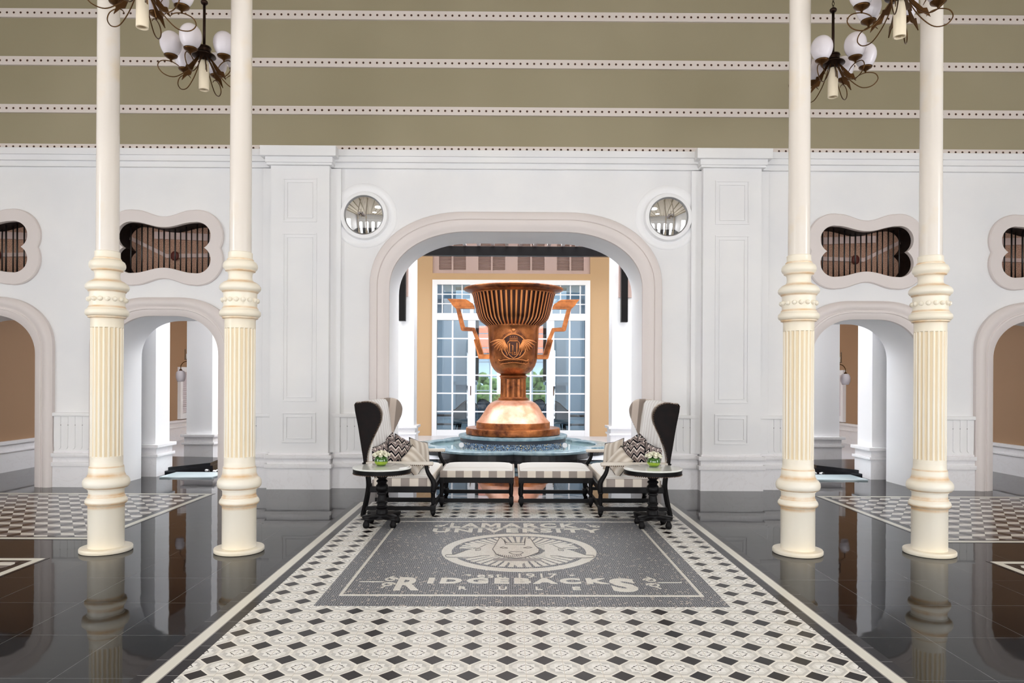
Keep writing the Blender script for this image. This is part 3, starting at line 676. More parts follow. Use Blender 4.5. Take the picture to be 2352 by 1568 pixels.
# ------------------------------------------------------------------ settees, ottomans, tables
def arr(pts, s): return [(s * x, y, z) for x, y, z in pts]
WING = [(1.705, .58), (1.715, .66), (1.735, .78), (1.77, 1.0), (1.812, 1.235), (1.76, 1.258), (1.70, 1.266), (1.64, 1.262), (1.585, 1.24), (1.545, 1.195), (1.522, 1.13), (1.53, 1.05), (1.565, .965), (1.61, .87), (1.648, .77), (1.672, .68), (1.68, .58)]
def smoothpoly(P, n=3):
    k = len(P); return [tuple(v)[:2] for v in crv([(x, z, 0) for x, z in P], n)]
def settee(s):
    side_ = 'left' if s < 0 else 'right'
    t = empty('settee', (s * 1.35, 8.57, 0), 'winged %s settee with striped cushions and black wood frame' % side_, 'settee', 'pair of winged settees facing each other')
    W = smoothpoly(WING); B = lambda **k: BM()
    Y0, Y1 = 7.80, 9.34
    for nm, yo, yi in (('near', Y0, Y0 + .03), ('far', Y1, Y1 - .03)):
        bm = BM(); prism(bm, W, lambda x, z: (s * x, yo, z), lambda x, z: (s * x, yi, z)); wing = obj('wing', bm, M['dark_wood'], t)
        bm = BM(); sh = .035 if nm == 'near' else -.035
        cxm, czm = 1.66, 1.0
        W2 = [(x - 0.012 * (1 if x < 1.68 else 0), z + .008) for x, z in W]
        L = [[(s * x, yi, z) for x, z in W2], [(s * (x - .008), yi + sh * .5, z + .006) for x, z in W2], [(s * x, yi + sh, z) for x, z in W2]]
        loft(bm, L, closed=True); prism(bm, W2, lambda x, z: (s * x, yi + sh, z), lambda x, z: (s * x, yi + sh * 1.05, z)); obj('wing_padding', bm, M['wing_cloth'], wing, auto=50)
        bm = BM(); front = crv([(x, 0, z) for x, z in WING[4:]], 6)
        acc = 0; last = None
        for p_ in front:
            if last is None or (p_ - last).length > .021:
                sphere(bm, (s * (p_.x - .004), yo + (.004 if nm == 'near' else -.004), p_.z + .003), .0075, n=6, m=4); last = p_
        obj('nailhead_trim', bm, M['stud'], wing, smooth=True)
    # padded back
    bm = BM(); cols = []
    for j in range(9):
        y = Y0 + .05 + (Y1 - Y0 - .10) * j / 8; bulge = sin(pi * j / 8)
        prof = [(1.60, .40), (1.615 - .02 * bulge, .55), (1.635 - .02 * bulge, .80), (1.66 - .015 * bulge, 1.05), (1.69, 1.22 + .015 * bulge), (1.72, 1.26 + .02 * bulge), (1.77, 1.262 + .015 * bulge), (1.81, 1.235), (1.77, 1.0), (1.72, .66), (1.69, .40)]
        cols.append([(s * x, y, z) for x, z in prof])
    loft(bm, cols, closed=True); bm.faces.new([v for v in list(bm.verts)[:11]]); bm.faces.new([v for v in list(bm.verts)[-11:]]); obj('backrest', bm, M['back_cloth'], t, auto=60)
    # seat
    xa, xb, ya, yb = .965, 1.62, Y0 + .05, Y1 - .05
    def cushion(nm, xa, xb, ya, yb, z0, z1, zc, parent):
        bm = BM(); box(bm, s * xa, s * xb, ya, yb, z0, z1, 0.012); bx = obj(nm + '_boxing', bm, M['boxing_settee' if nm == 'seat_cushion' else 'boxing'], parent, auto=60)
        bm = BM(); N = 14; g = []
        for i in range(N + 1):
            rowv = []
            for j in range(N + 1):
                u, v = i / N, j / N; x = xa + (xb - xa) * u; y = ya + (yb - ya) * v
                h = (max(0, 1 - abs(2 * u - 1) ** 5) * max(0, 1 - abs(2 * v - 1) ** 7)) ** .45
                rowv.append(bm.verts.new((s * x, y, z1 - .012 + (zc - z1 + .012) * h)))
            g.append(rowv)
        for i in range(N):
            for j in range(N): bm.faces.new((g[i][j], g[i + 1][j], g[i + 1][j + 1], g[i][j + 1]))
        obj(nm, bm, M['seat_top'], parent, smooth=True)
    cushion('seat_cushion', xa, xb, ya, yb, .325, .415, .455, t)
    bm = BM()
    for y in (Y0 + .04, Y1 - .04): box(bm, s * .95, s * 1.68, y - .02, y + .02, .262, .328, .005)
    box(bm, s * .93, s * .97, Y0 + .04, Y1 - .04, .262, .328, .005); box(bm, s * 1.63, s * 1.67, Y0 + .04, Y1 - .04, .262, .328, .005)
    obj('seat_frame', bm, M['black_wood'], t)
    for y in (Y0 + .03, 8.40, Y1 - .03):
        bm = BM(); box(bm, s * .95, s * 1.69, y - .016, y + .016, .065, .108, .004); obj('stretcher', bm, M['black_wood'], t)
    bm = BM(); box(bm, s * .925, s * .955, Y0 + .03, Y1 - .03, .065, .108, .004); obj('stretcher', bm, M['black_wood'], t)
    for y in (Y0 + .03, Y1 - .03):
        # front leg with curved arm post
        bm = BM(); sy = 1
        prof = [(1.012, .575, .020), (1.005, .52, .022), (.985, .47, .024), (.955, .425, .027), (.932, .38, .030), (.925, .33, .031), (.932, .27, .028)]
        pts = crv([(s * x, y, z) for x, z, r in prof], 4); rr = []
        for i in range(len(pts)):
            k = i / (len(pts) - 1) * (len(prof) - 1); a = int(min(k, len(prof) - 2)); rr.append(prof[a][2] + (prof[a + 1][2] - prof[a][2]) * (k - a))
        tube(bm, pts, rr, 10); obj('arm_post', bm, M['black_wood'], t, smooth=True)
        bm = BM(); lathe(bm, [(.024, .285), (.030, .26), (.022, .245), (.026, .18), (.020, .13), (.028, .125)], s * .935, y, 14); box(bm, s * .905, s * .965, y - .03, y + .03, .055, .125, .006)
        lathe(bm, [(.027, .056), (.030, .045), (.022, .02), (.010, .004), (.008, 0.002)], s * .935, y, 14); obj('leg', bm, M['black_wood'], t, auto=40)
        bm = BM(); prof = [(1.70, .60), (1.672, .50), (1.657, .40), (1.655, .32), (1.673, .20), (1.695, .10), (1.718, .002)]
        pts = crv([(s * x, y, z) for x, z in prof], 4); tube(bm, pts, .029, 4); obj('leg', bm, M['black_wood'], t, auto=30)
        # arm pad
        yy = y; bm = BM(); box(bm, s * .935, s * 1.68, yy - .045, yy + .045, .568, .606, .016); pad = obj('arm_pad', bm, M['cream_cloth'], t, auto=50)
        bm = BM()
        for k in range(34):
            x = .945 + k * .0215
            for q in (-1, 1): sphere(bm, (s * x, yy + q * .045, .571), .0065, n=6, m=4)
        obj('nailhead_trim', bm, M['stud'], pad, smooth=True)
    # centre rear leg
    # ottoman
    o = empty('ottoman', (s * .48, 8.75, 0), 'long striped ottoman bench on black legs joined to the %s settee' % side_, 'ottoman', 'two ottomans meeting between the settees')
    cushion('cushion', .022, .915, 8.39, 9.13, .352, .432, .468, o)
    bm = BM(); x0, x1 = .03, .925; y0, y1 = 8.40, 9.12
    for y in (y0 + .02, y1 - .02): box(bm, s * x0, s * x1, y - .018, y + .018, .287, .352, .004)
    for x in (x0 + .02, x1 - .02): box(bm, s * (x - .018), s * (x + .018), y0, y1, .287, .352, .004)
    obj('frame', bm, M['black_wood'], o)
    for x in (x0 + .03, x1 - .03):
        for y in (y0 + .02, y1 - .02):
            bm = BM(); box(bm, s * (x - .03), s * (x + .03), y - .022, y + .03, .28, .35, .004); lathe(bm, [(.024, .285), (.027, .27), (.022, .25), (.026, .2), (.019, .13), (.026, .122)], s * x, y, 12)
            box(bm, s * (x - .028), s * (x + .028), y - .028, y + .028, .045, .122, .006); lathe(bm, [(.026, .046), (.024, .03), (.012, .008), (.008, .001)], s * x, y, 12); obj('leg', bm, M['black_wood'], o, auto=40)
    for y in (y0 + .02, y1 - .02):
        bm = BM(); box(bm, s * (x0 + .05), s * (x1 - .05), y - .014, y + .014, .05, .098, .004); obj('stretcher', bm, M['black_wood'], o)
    # pillows
    def pillow(loc, yaw, lean, roll, mat, label, size=.36, th=.13):
        bm = BM(); N = 14
        def P(u, v, sg):
            e = (max(0, 1 - abs(u) ** 3) * max(0, 1 - abs(v) ** 3)) ** .55
            sc_ = 1 - .10 * (1 - abs(u * v)) * (max(abs(u), abs(v))) ** 4
            return Vector((u * size / 2 * sc_, sg * th / 2 * e, v * size / 2 * sc_))
        for sg in (-1, 1):
            g = [[bm.verts.new(P(2 * i / N - 1, 2 * j / N - 1, sg)) for j in range(N + 1)] for i in range(N + 1)]
            for i in range(N):
                for j in range(N): bm.faces.new((g[i][j], g[i + 1][j], g[i + 1][j + 1], g[i][j + 1]))
        bmesh.ops.remove_doubles(bm, verts=bm.verts, dist=1e-4)
        p_ = obj('throw_pillow', bm, M[mat], smooth=True)
        tag(p_, label, 'pillow', 'throw pillows on the %s settee' % side_)
        bm = BM(); loop = []
        for k in range(4 * N + 1):
            q = (k / N) % 4; a = int(q); f_ = q - a
            u, v = ((2 * f_ - 1, -1), (1, 2 * f_ - 1), (1 - 2 * f_, 1), (-1, 1 - 2 * f_))[a]; loop.append(P(u, v, 0))
        tube(bm, loop, .0045, 5, cap=False); pp = obj('piping', bm, M['piping'], smooth=True); pp.parent = p_
        p_.location = (s * loc[0], loc[1], loc[2]); p_.rotation_mode = 'XYZ'
        # face normal (-Y local) turns toward the room centre
        p_.rotation_euler = (0, 0, 0)
        Rz = Matrix.Rotation(yaw * -s, 3, 'Z'); Rx = Matrix.Rotation(-lean, 3, 'X'); Ry = Matrix.Rotation(roll * s, 3, 'Y')
        p_.rotation_euler = (Rz @ Rx @ Ry).to_euler()
    d = radians
    pillow((1.545, 8.00, .625), d(60), d(14), d(10), 'chevron', 'zigzag pillow nearest the camera, leaning on the near wing of the %s settee' % side_, .31, .11)
    pillow((1.365, 8.14, .64), d(48), d(20), d(-18), 'chevron', 'zigzag pillow with boldest pattern in the middle of the heap on the %s settee' % side_, .32, .12)
    pillow((1.555, 8.72, .645), d(58), d(14), d(24), 'chevron', 'zigzag pillow rearmost against the striped back of the %s settee' % side_, .33, .11)
    pillow((1.375, 8.58, .655), d(60), d(20), d(-26), 'chevron', 'zigzag pillow just left of and behind the beige pillows on the left settee' if s < 0 else 'zigzag pillow just right of and behind the beige pillows on the right settee', .33, .11)
    pillow((1.175, 8.02, .590), d(46), d(22), d(36), 'beige_cloth', 'beige pillow standing on its corner in front on the %s settee' % side_, .28, .12)
    pillow((1.165, 8.42, .635), d(60), d(18), d(-16), 'beige_cloth', 'beige pillow behind the front beige pillow on the %s settee' % side_, .34, .12)
    # side table
    tx, ty = s * 1.41, 7.30
    tt = empty('side_table', (tx, ty, 0), 'round black pedestal table with white top beside the %s settee' % side_, 'side table', 'pair of round pedestal tables')
    bm = BM(); lathe(bm, [(.29, .600), (.302, .600), (.305, .606), (.300, .616), (.285, .617), (.001, .6175)], tx, ty, 64); obj('tabletop', bm, M['table_marble'], tt, auto=40)
    bm = BM(); lathe(bm, [(.20, .556), (.288, .553), (.297, .556), (.298, .598), (.290, .600), (.05, .600)], tx, ty, 64); ap = obj('apron', bm, M['black_wood'], tt, auto=40)
    bm = BM()
    for k in range(84): a = 2 * pi * k / 84; sphere(bm, (tx + .295 * cos(a), ty + .295 * sin(a), .553), .0065, n=6, m=4)
    obj('nailhead_trim', bm, M['stud'], ap, smooth=True)
    bm = BM(); lathe(bm, [(.07, .556), (.035, .545), (.033, .535), (.052, .527), (.056, .512), (.050, .50), (.038, .488), (.055, .475), (.060, .462), (.048, .455), (.045, .44), (.060, .425), (.068, .395), (.062, .37), (.045, .355), (.052, .345), (.052, .335), (.040, .325), (.046, .28), (.050, .255), (.058, .25), (.058, .24), (.048, .232), (.050, .215), (.062, .205), (.062, .19), (.054, .18), (.062, .165), (.064, .13)], tx, ty, 32); obj('pedestal', bm, M['black_wood'], tt, auto=50)
    bm = BM(); P = []
    for k in range(96):
        a = 2 * pi * k / 96; c4 = cos(4 * (a - pi / 4)); r = .165 + .062 * c4 + .012 * cos(8 * (a - pi / 4)); P.append((tx + r * cos(a), ty + r * sin(a) * .92))
    loft(bm, [[(tx + (x - tx) * k_, ty + (y - ty) * k_, z) for x, y in P] for k_, z in ((.001, .086), (.93, .086), (.98, .09), (.97, .105), (1.0, .108), (1.0, .128), (.97, .132), (.001, .134))], closed=True); obj('foot_plate', bm, M['black_wood'], tt, auto=45)
    for k in range(4):
        a = pi / 4 + k * pi / 2; fx, fy = tx + .195 * cos(a), ty + .18 * sin(a)
        bm = BM(); lathe(bm, [(.030, .09), (.018, .082), (.022, .07), (.033, .045), (.034, .03), (.028, .012), (.018, .001)], fx, fy, 18); obj('bun_foot', bm, M['black_wood'], tt, smooth=True)
    # vase
    vx, vy, vz = s * 1.43, 7.36, .6178
    vt = empty('flower_vase', (vx, vy, vz), 'green glass bowl of white roses on the %s side table' % side_, 'vase', 'green bowls of white roses')
    bm = BM(); lathe(bm, [(.038, vz), (.055, vz + .010), (.068, vz + .030), (.073, vz + .052), (.070, vz + .075), (.060, vz + .093), (.054, vz + .099), (.050, vz + .097), (.05, vz + .08)], vx, vy, 40); obj('bowl', bm, M['vase_glass'], vt, smooth=True)
    bm = BM()
    rnd = random.Random(3)
    for k in range(22):
        a = rnd.random() * 2 * pi; r = .03 + rnd.random() * .035; x, y, z = vx + r * cos(a), vy + r * sin(a), vz + .095 + rnd.random() * .015
        u = Vector((cos(a), sin(a), .1)); vv_ = Vector((-sin(a), cos(a), .2)); c_ = Vector((x, y, z))
        q = [bm.verts.new(c_ + u * .028), bm.verts.new(c_ + vv_ * .012 + Vector((0, 0, .006))), bm.verts.new(c_ - u * .02), bm.verts.new(c_ - vv_ * .012 + Vector((0, 0, .006)))]; bm.faces.new(q)
    obj('leaves', bm, M['leaf'], vt)
    spots = [(0, 0, .150)] + [(.042 * cos(2 * pi * k / 5), .042 * sin(2 * pi * k / 5), .140) for k in range(5)] + [(.072 * cos(2 * pi * k / 7 + .3), .072 * sin(2 * pi * k / 7 + .3), .122) for k in range(7)]
    for (dx, dy, dz) in spots:
        bm = BM(); ax = Vector((dx * 9, dy * 9, 1)).normalized(); q = Vector((0, 0, 1)).rotation_difference(ax); c0 = Vector((vx + dx, vy + dy, vz + dz))
        sphere(bm, (0, 0, 0), .014, rz=.016, n=8, m=6)
        for ring, (nr, rr_, zz_, sz) in enumerate(((3, .010, .004, .014), (5, .017, .0, .017), (6, .023, -.006, .019))):
            for k in range(nr):
                a = 2 * pi * k / nr + ring; cc = Vector((rr_ * cos(a), rr_ * sin(a), zz_)); tt_ = Vector((-sin(a), cos(a), 0)); oo = Vector((cos(a), sin(a), 0))
                g = []
                for i in range(4):
                    rw = []
                    for j in range(4):
                        u, v = i / 3 - .5, j / 3
                        rw.append(bm.verts.new(cc + tt_ * u * sz * 1.7 * (1 - .4 * v * v) + Vector((0, 0, v * sz - sz * .5)) + oo * (.006 * v * v - .016 * u * u)))
                    g.append(rw)
                for i in range(3):
                    for j in range(3): bm.faces.new((g[i][j], g[i + 1][j], g[i + 1][j + 1], g[i][j + 1]))
        for v in bm.verts: v.co = c0 + q @ v.co
        obj('rose', bm, M['petal'], vt, smooth=True)
for s in (-1, 1): settee(s)

# ------------------------------------------------------------------ fountain with the giant cup
FX, FY = 0.0, 12.4
def cusp(r0, a):      # six lobes, cusp toward the room
    return r0 * (1.0 + 0.15 * abs(sin(3 * a / 1.0)) ** .8)
XF[0] = (1.2, FX, FY, 14.9, -0.306)
fp = empty('fountain_pool', (FX, 14.9, 0), 'lobed dark brick fountain pool with blue-grey stone rim behind the ottomans', 'fountain')
def pool_loop(r0, z, n=180):
    out = []
    for k in range(n):
        a = 2 * pi * k / n; r = cusp(r0, a); out.append((FX + r * sin(a), FY - r * cos(a), z))
    return out
bm = BM(); loft(bm, [pool_loop(1.44, .256), pool_loop(1.44, .345), pool_loop(1.28, .345), pool_loop(1.28, .26)], closed=True); obj('pool_wall', bm, M['dark_brick'], fp)
bm = BM(); loft(bm, [pool_loop(1.44, .343), pool_loop(1.485, .348), pool_loop(1.50, .362), pool_loop(1.50, .392), pool_loop(1.49, .405), pool_loop(1.30, .405), pool_loop(1.27, .395), pool_loop(1.27, .34), pool_loop(1.44, .343)], closed=True); obj('rim', bm, M['stone_blue'], fp, auto=40)
bm = BM(); vs = [bm.verts.new(p_) for p_ in pool_loop(1.285, .355)]; bm.faces.new(vs); obj('water', bm, M['water'], fp)
bm = BM(); lathe(bm, [(.93, .26), (.93, .455)], FX, FY, 96, False); obj('pedestal_mosaic', bm, M['pool_mosaic'], fp, smooth=True)
bm = BM(); lathe(bm, [(.932, .455), (.932, .515), (.5, .515)], FX, FY, 96, False); obj('pedestal_band', bm, newmat('slate_band', (40, 44, 56), 0.3), fp, auto=40)
bm = BM(); lathe(bm, [(.93, .513), (.955, .52), (.96, .545), (.955, .562), (.84, .565), (.1, .565)], FX, FY, 96, False); obj('pedestal_slab', bm, M['stone_blue'], fp, auto=40)
for s in (-1, 1):
    bm = BM(); c0 = (FX + s * .87, FY - .52, .41); tube(bm, [(c0[0], c0[1], .405), (c0[0] - s * .0, c0[1] - .10, .425)], [.034, .04], 20); tube(bm, [(c0[0], c0[1] - .10, .425), (c0[0], c0[1] - .11, .427)], [.043, .043], 20)
    tube(bm, [(c0[0], c0[1] - .03, .34), (c0[0], c0[1] - .03, .41)], .014, 8); obj('pool_light', bm, newmat('steel', (205, 205, 208), 0.3, 0.6), fp, auto=40)

cup = empty('trophy_cup', (FX, 14.9, .372), 'giant copper trophy cup with fluted bowl and angular handles in the fountain', 'trophy')
bm = BM(); lathe(bm, [(.80, .566), (.828, .575), (.83, .59), (.83, .668), (.822, .683), (.655, .688), (.652, .70), (.652, .775), (.645, .785)], FX, FY, 96, False); obj('base_step', bm, M['copper'], cup, auto=40)
bm = BM(); lathe(bm, [(.648, .783), (.60, .83), (.55, .90), (.51, .96), (.478, 1.02), (.44, 1.075), (.39, 1.12), (.33, 1.15), (.28, 1.165)], FX, FY, 96, False); obj('dome', bm, M['copper_dome'], cup, smooth=True)
bm = BM(); lathe(bm, [(.282, 1.163), (.282, 1.175), (.262, 1.182), (.265, 1.192), (.262, 1.203), (.240, 1.208), (.236, 1.222), (.20, 1.225)], FX, FY, 64, False); obj('stem_collar', bm, M['copper'], cup, auto=40)
def stemf(r, z, a):
    return r - .016 * abs(sin(a * 9))
bm = BM(); lathe(bm, [(.226, 1.222), (.224, 1.54)], FX, FY, 180, False, rfun=stemf); obj('stem', bm, M['copper'], cup, auto=30)
bm = BM(); lathe(bm, [(.2, 1.535), (.232, 1.54), (.236, 1.552), (.226, 1.56), (.246, 1.575), (.250, 1.59), (.236, 1.60), (.222, 1.615)], FX, FY, 64, False); obj('stem_ring', bm, M['copper'], cup, auto=50)
BODY = [(.16, 1.607), (.22, 1.618), (.285, 1.65), (.34, 1.70), (.385, 1.77), (.412, 1.85), (.425, 1.93), (.434, 2.05), (.442, 2.20), (.448, 2.35), (.452, 2.44), (.462, 2.455), (.462, 2.485), (.45, 2.49)]
bm = BM(); lathe(bm, BODY, FX, FY, 96, False); obj('body', bm, M['copper'], cup, auto=60)
def body_r(z):
    for (r0, z0), (r1, z1) in zip(BODY, BODY[1:]):
        if z0 <= z <= z1: return r0 + (r1 - r0) * (z - z0) / max(1e-6, z1 - z0)
    return .44
BP = [(.46, 2.47), (.50, 2.50), (.56, 2.545), (.605, 2.60), (.635, 2.68), (.66, 2.78), (.685, 2.88), (.705, 2.97), (.722, 3.03)]
bm = BM(); NF = 52
def bowlf(r, z, a):
    ph = (a / (2 * pi) * NF) % 1; k = abs(ph - .5)
    return r + (.010 if k < .26 else -.014)
lathe(bm, BP, FX, FY, NF * 10, False, rfun=bowlf)
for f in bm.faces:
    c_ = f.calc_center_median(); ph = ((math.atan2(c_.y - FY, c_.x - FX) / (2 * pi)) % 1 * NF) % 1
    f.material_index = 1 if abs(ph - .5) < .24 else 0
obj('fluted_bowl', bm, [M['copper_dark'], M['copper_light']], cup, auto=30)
bm = BM(); lathe(bm, [(.70, 3.02), (.735, 3.025), (.742, 3.04), (.735, 3.05), (.748, 3.06), (.79, 3.075), (.85, 3.092), (.876, 3.105), (.882, 3.118), (.872, 3.132), (.80, 3.135), (.72, 3.12), (.66, 3.0), (.55, 2.62), (.1, 2.55)], FX, FY, 96, False); obj('rim', bm, M['copper'], cup, auto=50)
# handles: two angular brackets, one each side
for s in (-1, 1):
    h = BM(); d_ = .05
    def pr(P, w0=.06):
        prism(h, P, lambda x, z: (FX + s * x, FY - w0, z), lambda x, z: (FX + s * x, FY + w0, z))
    pr([(.68, 2.775), (1.018, 2.778), (1.06, 2.815), (.70, 2.82)], .062)
    pr([(.69, 2.812), (1.05, 2.812), (1.083, 2.838), (1.10, 2.868), (.72, 2.868)], .072)
    pr([(.72, 2.862), (1.09, 2.862), (1.126, 2.899), (1.14, 2.915), (.80, 2.915)], .066)
    pr([(.78, 2.908), (1.13, 2.908), (1.165, 2.946), (.845, 2.94)], .076)
    pr([(1.018, 2.785), (.943, 2.785), (.856, 2.453), (.683, 2.44), (.60, 2.24), (.665, 2.22), (.726, 2.38), (.90, 2.384), (.925, 2.40)], .05)
    pr([(.605, 2.262), (.70, 2.225), (.618, 1.909), (.60, 1.891), (.42, 1.891), (.42, 1.973), (.521, 1.973)], .058)
    for k in (-.028, .0, .028):
        tube(h, [(FX + s * (.655 + k), FY - .06, 2.235), (FX + s * (.57 + k * .8), FY - .06, 1.97)], .010, 6)
    obj('handle', h, M['copper'], cup, auto=30)
# relief crest on the front of the cup
cr = BM()
def onbody(x, z, d=.006): r = body_r(z) + d; return (FX + x, FY - sqrt(max(1e-4, r * r - x * x)), z)
def rel(P, rad, d=.004, n=6): tube(cr, [onbody(x, z, d) for x, z in P], rad, n)
EC = 2.09
rel([(.213 * cos(a), EC + .213 * sin(a)) for a in [2 * pi * k / 48 for k in range(49)]], .010)
rel([(.098 * x, z) for x, z in ((-.75, 2.185), (-1, 2.16), (-1, 2.02), (-.8, 1.96), (-.4, 1.92), (0, 1.895), (.4, 1.92), (.8, 1.96), (1, 2.02), (1, 2.16), (.75, 2.185), (-.75, 2.185))], .007)
for P in ([(-.07, 2.15), (-.07, 1.985), (-.01, 1.985)], [(-.035, 2.11), (-.012, 2.11), (-.012, 1.95)], [(.058, 2.16), (.058, 1.955), (.01, 1.955)], [(.02, 2.0), (.02, 1.97)]): rel(P, .011, .005, 4)
for z in (2.195, 2.222): rel([(-.072, z), (.072, z)], .009, .006, 4)
for k in range(4): x = -.055 + k * .037; rel([(x - .012, 2.238), (x, 2.265), (x + .012, 2.238)], .005)
for s in (-1, 1):
    for k in range(9):
        a0 = radians(8 - k * 13); L = .255 - k * .017; x0, z0 = .15 - k * .002, 2.20 - k * .006
        P = [(x0 + L * t * cos(a0 + t * -.25), z0 + L * t * sin(a0 + t * -.25)) for t in [i / 6 for i in range(7)]]
        P = [(s * min(x, .405), z) for x, z in P]
        tube(cr, [onbody(x, z, .004) for x, z in P], [.008, .016, .020, .021, .019, .014, .005], 6)
    for k in range(6):
        z = 1.93 + k * .028; x = .10 + k * .012; tube(cr, [onbody(s * x, z), onbody(s * (x + .012), z + .02), onbody(s * (x + .006), z + .045)], [.003, .010, .002], 6)
rb = [(-.26, 1.875), (-.22, 1.85), (-.18, 1.862), (-.1, 1.872), (0, 1.882), (.1, 1.872), (.18, 1.862), (.22, 1.85), (.26, 1.875)]
rel(crv([(x, z, 0) for x, z in rb], 4) and [(v.x, v.y) for v in crv([(x, z, 0) for x, z in rb], 4)], .006)
rel([(v.x, v.y - .06) for v in crv([(x, z, 0) for x, z in rb[1:-1]], 4)], .006)
for s in (-1, 1): rel([(s * .26, 1.875), (s * .245, 1.84), (s * .27, 1.815), (s * .22, 1.80)], .006)
sphere(cr, onbody(0, 2.375, .0), .035, .015, .03)
obj('crest', cr, M['copper_light'], cup, smooth=True)
bm = BM(); N = 22
P = [(.1, 1.9)]; g_ = []
for i in range(9):
    r = .205 * i / 8; g_.append([bm.verts.new(onbody(r * cos(2 * pi * k / 40), EC + r * sin(2 * pi * k / 40), .0012)) for k in range(40)])
for a, b in zip(g_, g_[1:]):
    for k in range(40): bm.faces.new((a[k], a[(k + 1) % 40], b[(k + 1) % 40], b[k]))
obj('crest_ground', bm, M['copper_dark'], cup, smooth=True)
bm = BM(); text_verts('RIDGEBACKS', .02, lambda x, z: onbody(x, z + .02 * cos(x * 9) - .012, .008), bm, -.165, .165, 1.815, 1.852)
word = 'CHAMPIONS OF CHAMPIONS'
for i, ch in enumerate(word):
    if ch == ' ': continue
    a = radians(148 - i * (116 / (len(word) - 1))); rr_ = .236
    def tf(u, v, a=a): 
        rad = rr_ + v; return onbody(rad * cos(a) + u * sin(a), EC + .005 + rad * sin(a) - u * cos(a), .007)
    hw_ = .0025 if ch == 'I' else .008; text_verts(ch, .02, tf, bm, -hw_, hw_, 0, .026)
obj('lettering', bm, M['copper_dark'], cup)

XF[0] = None
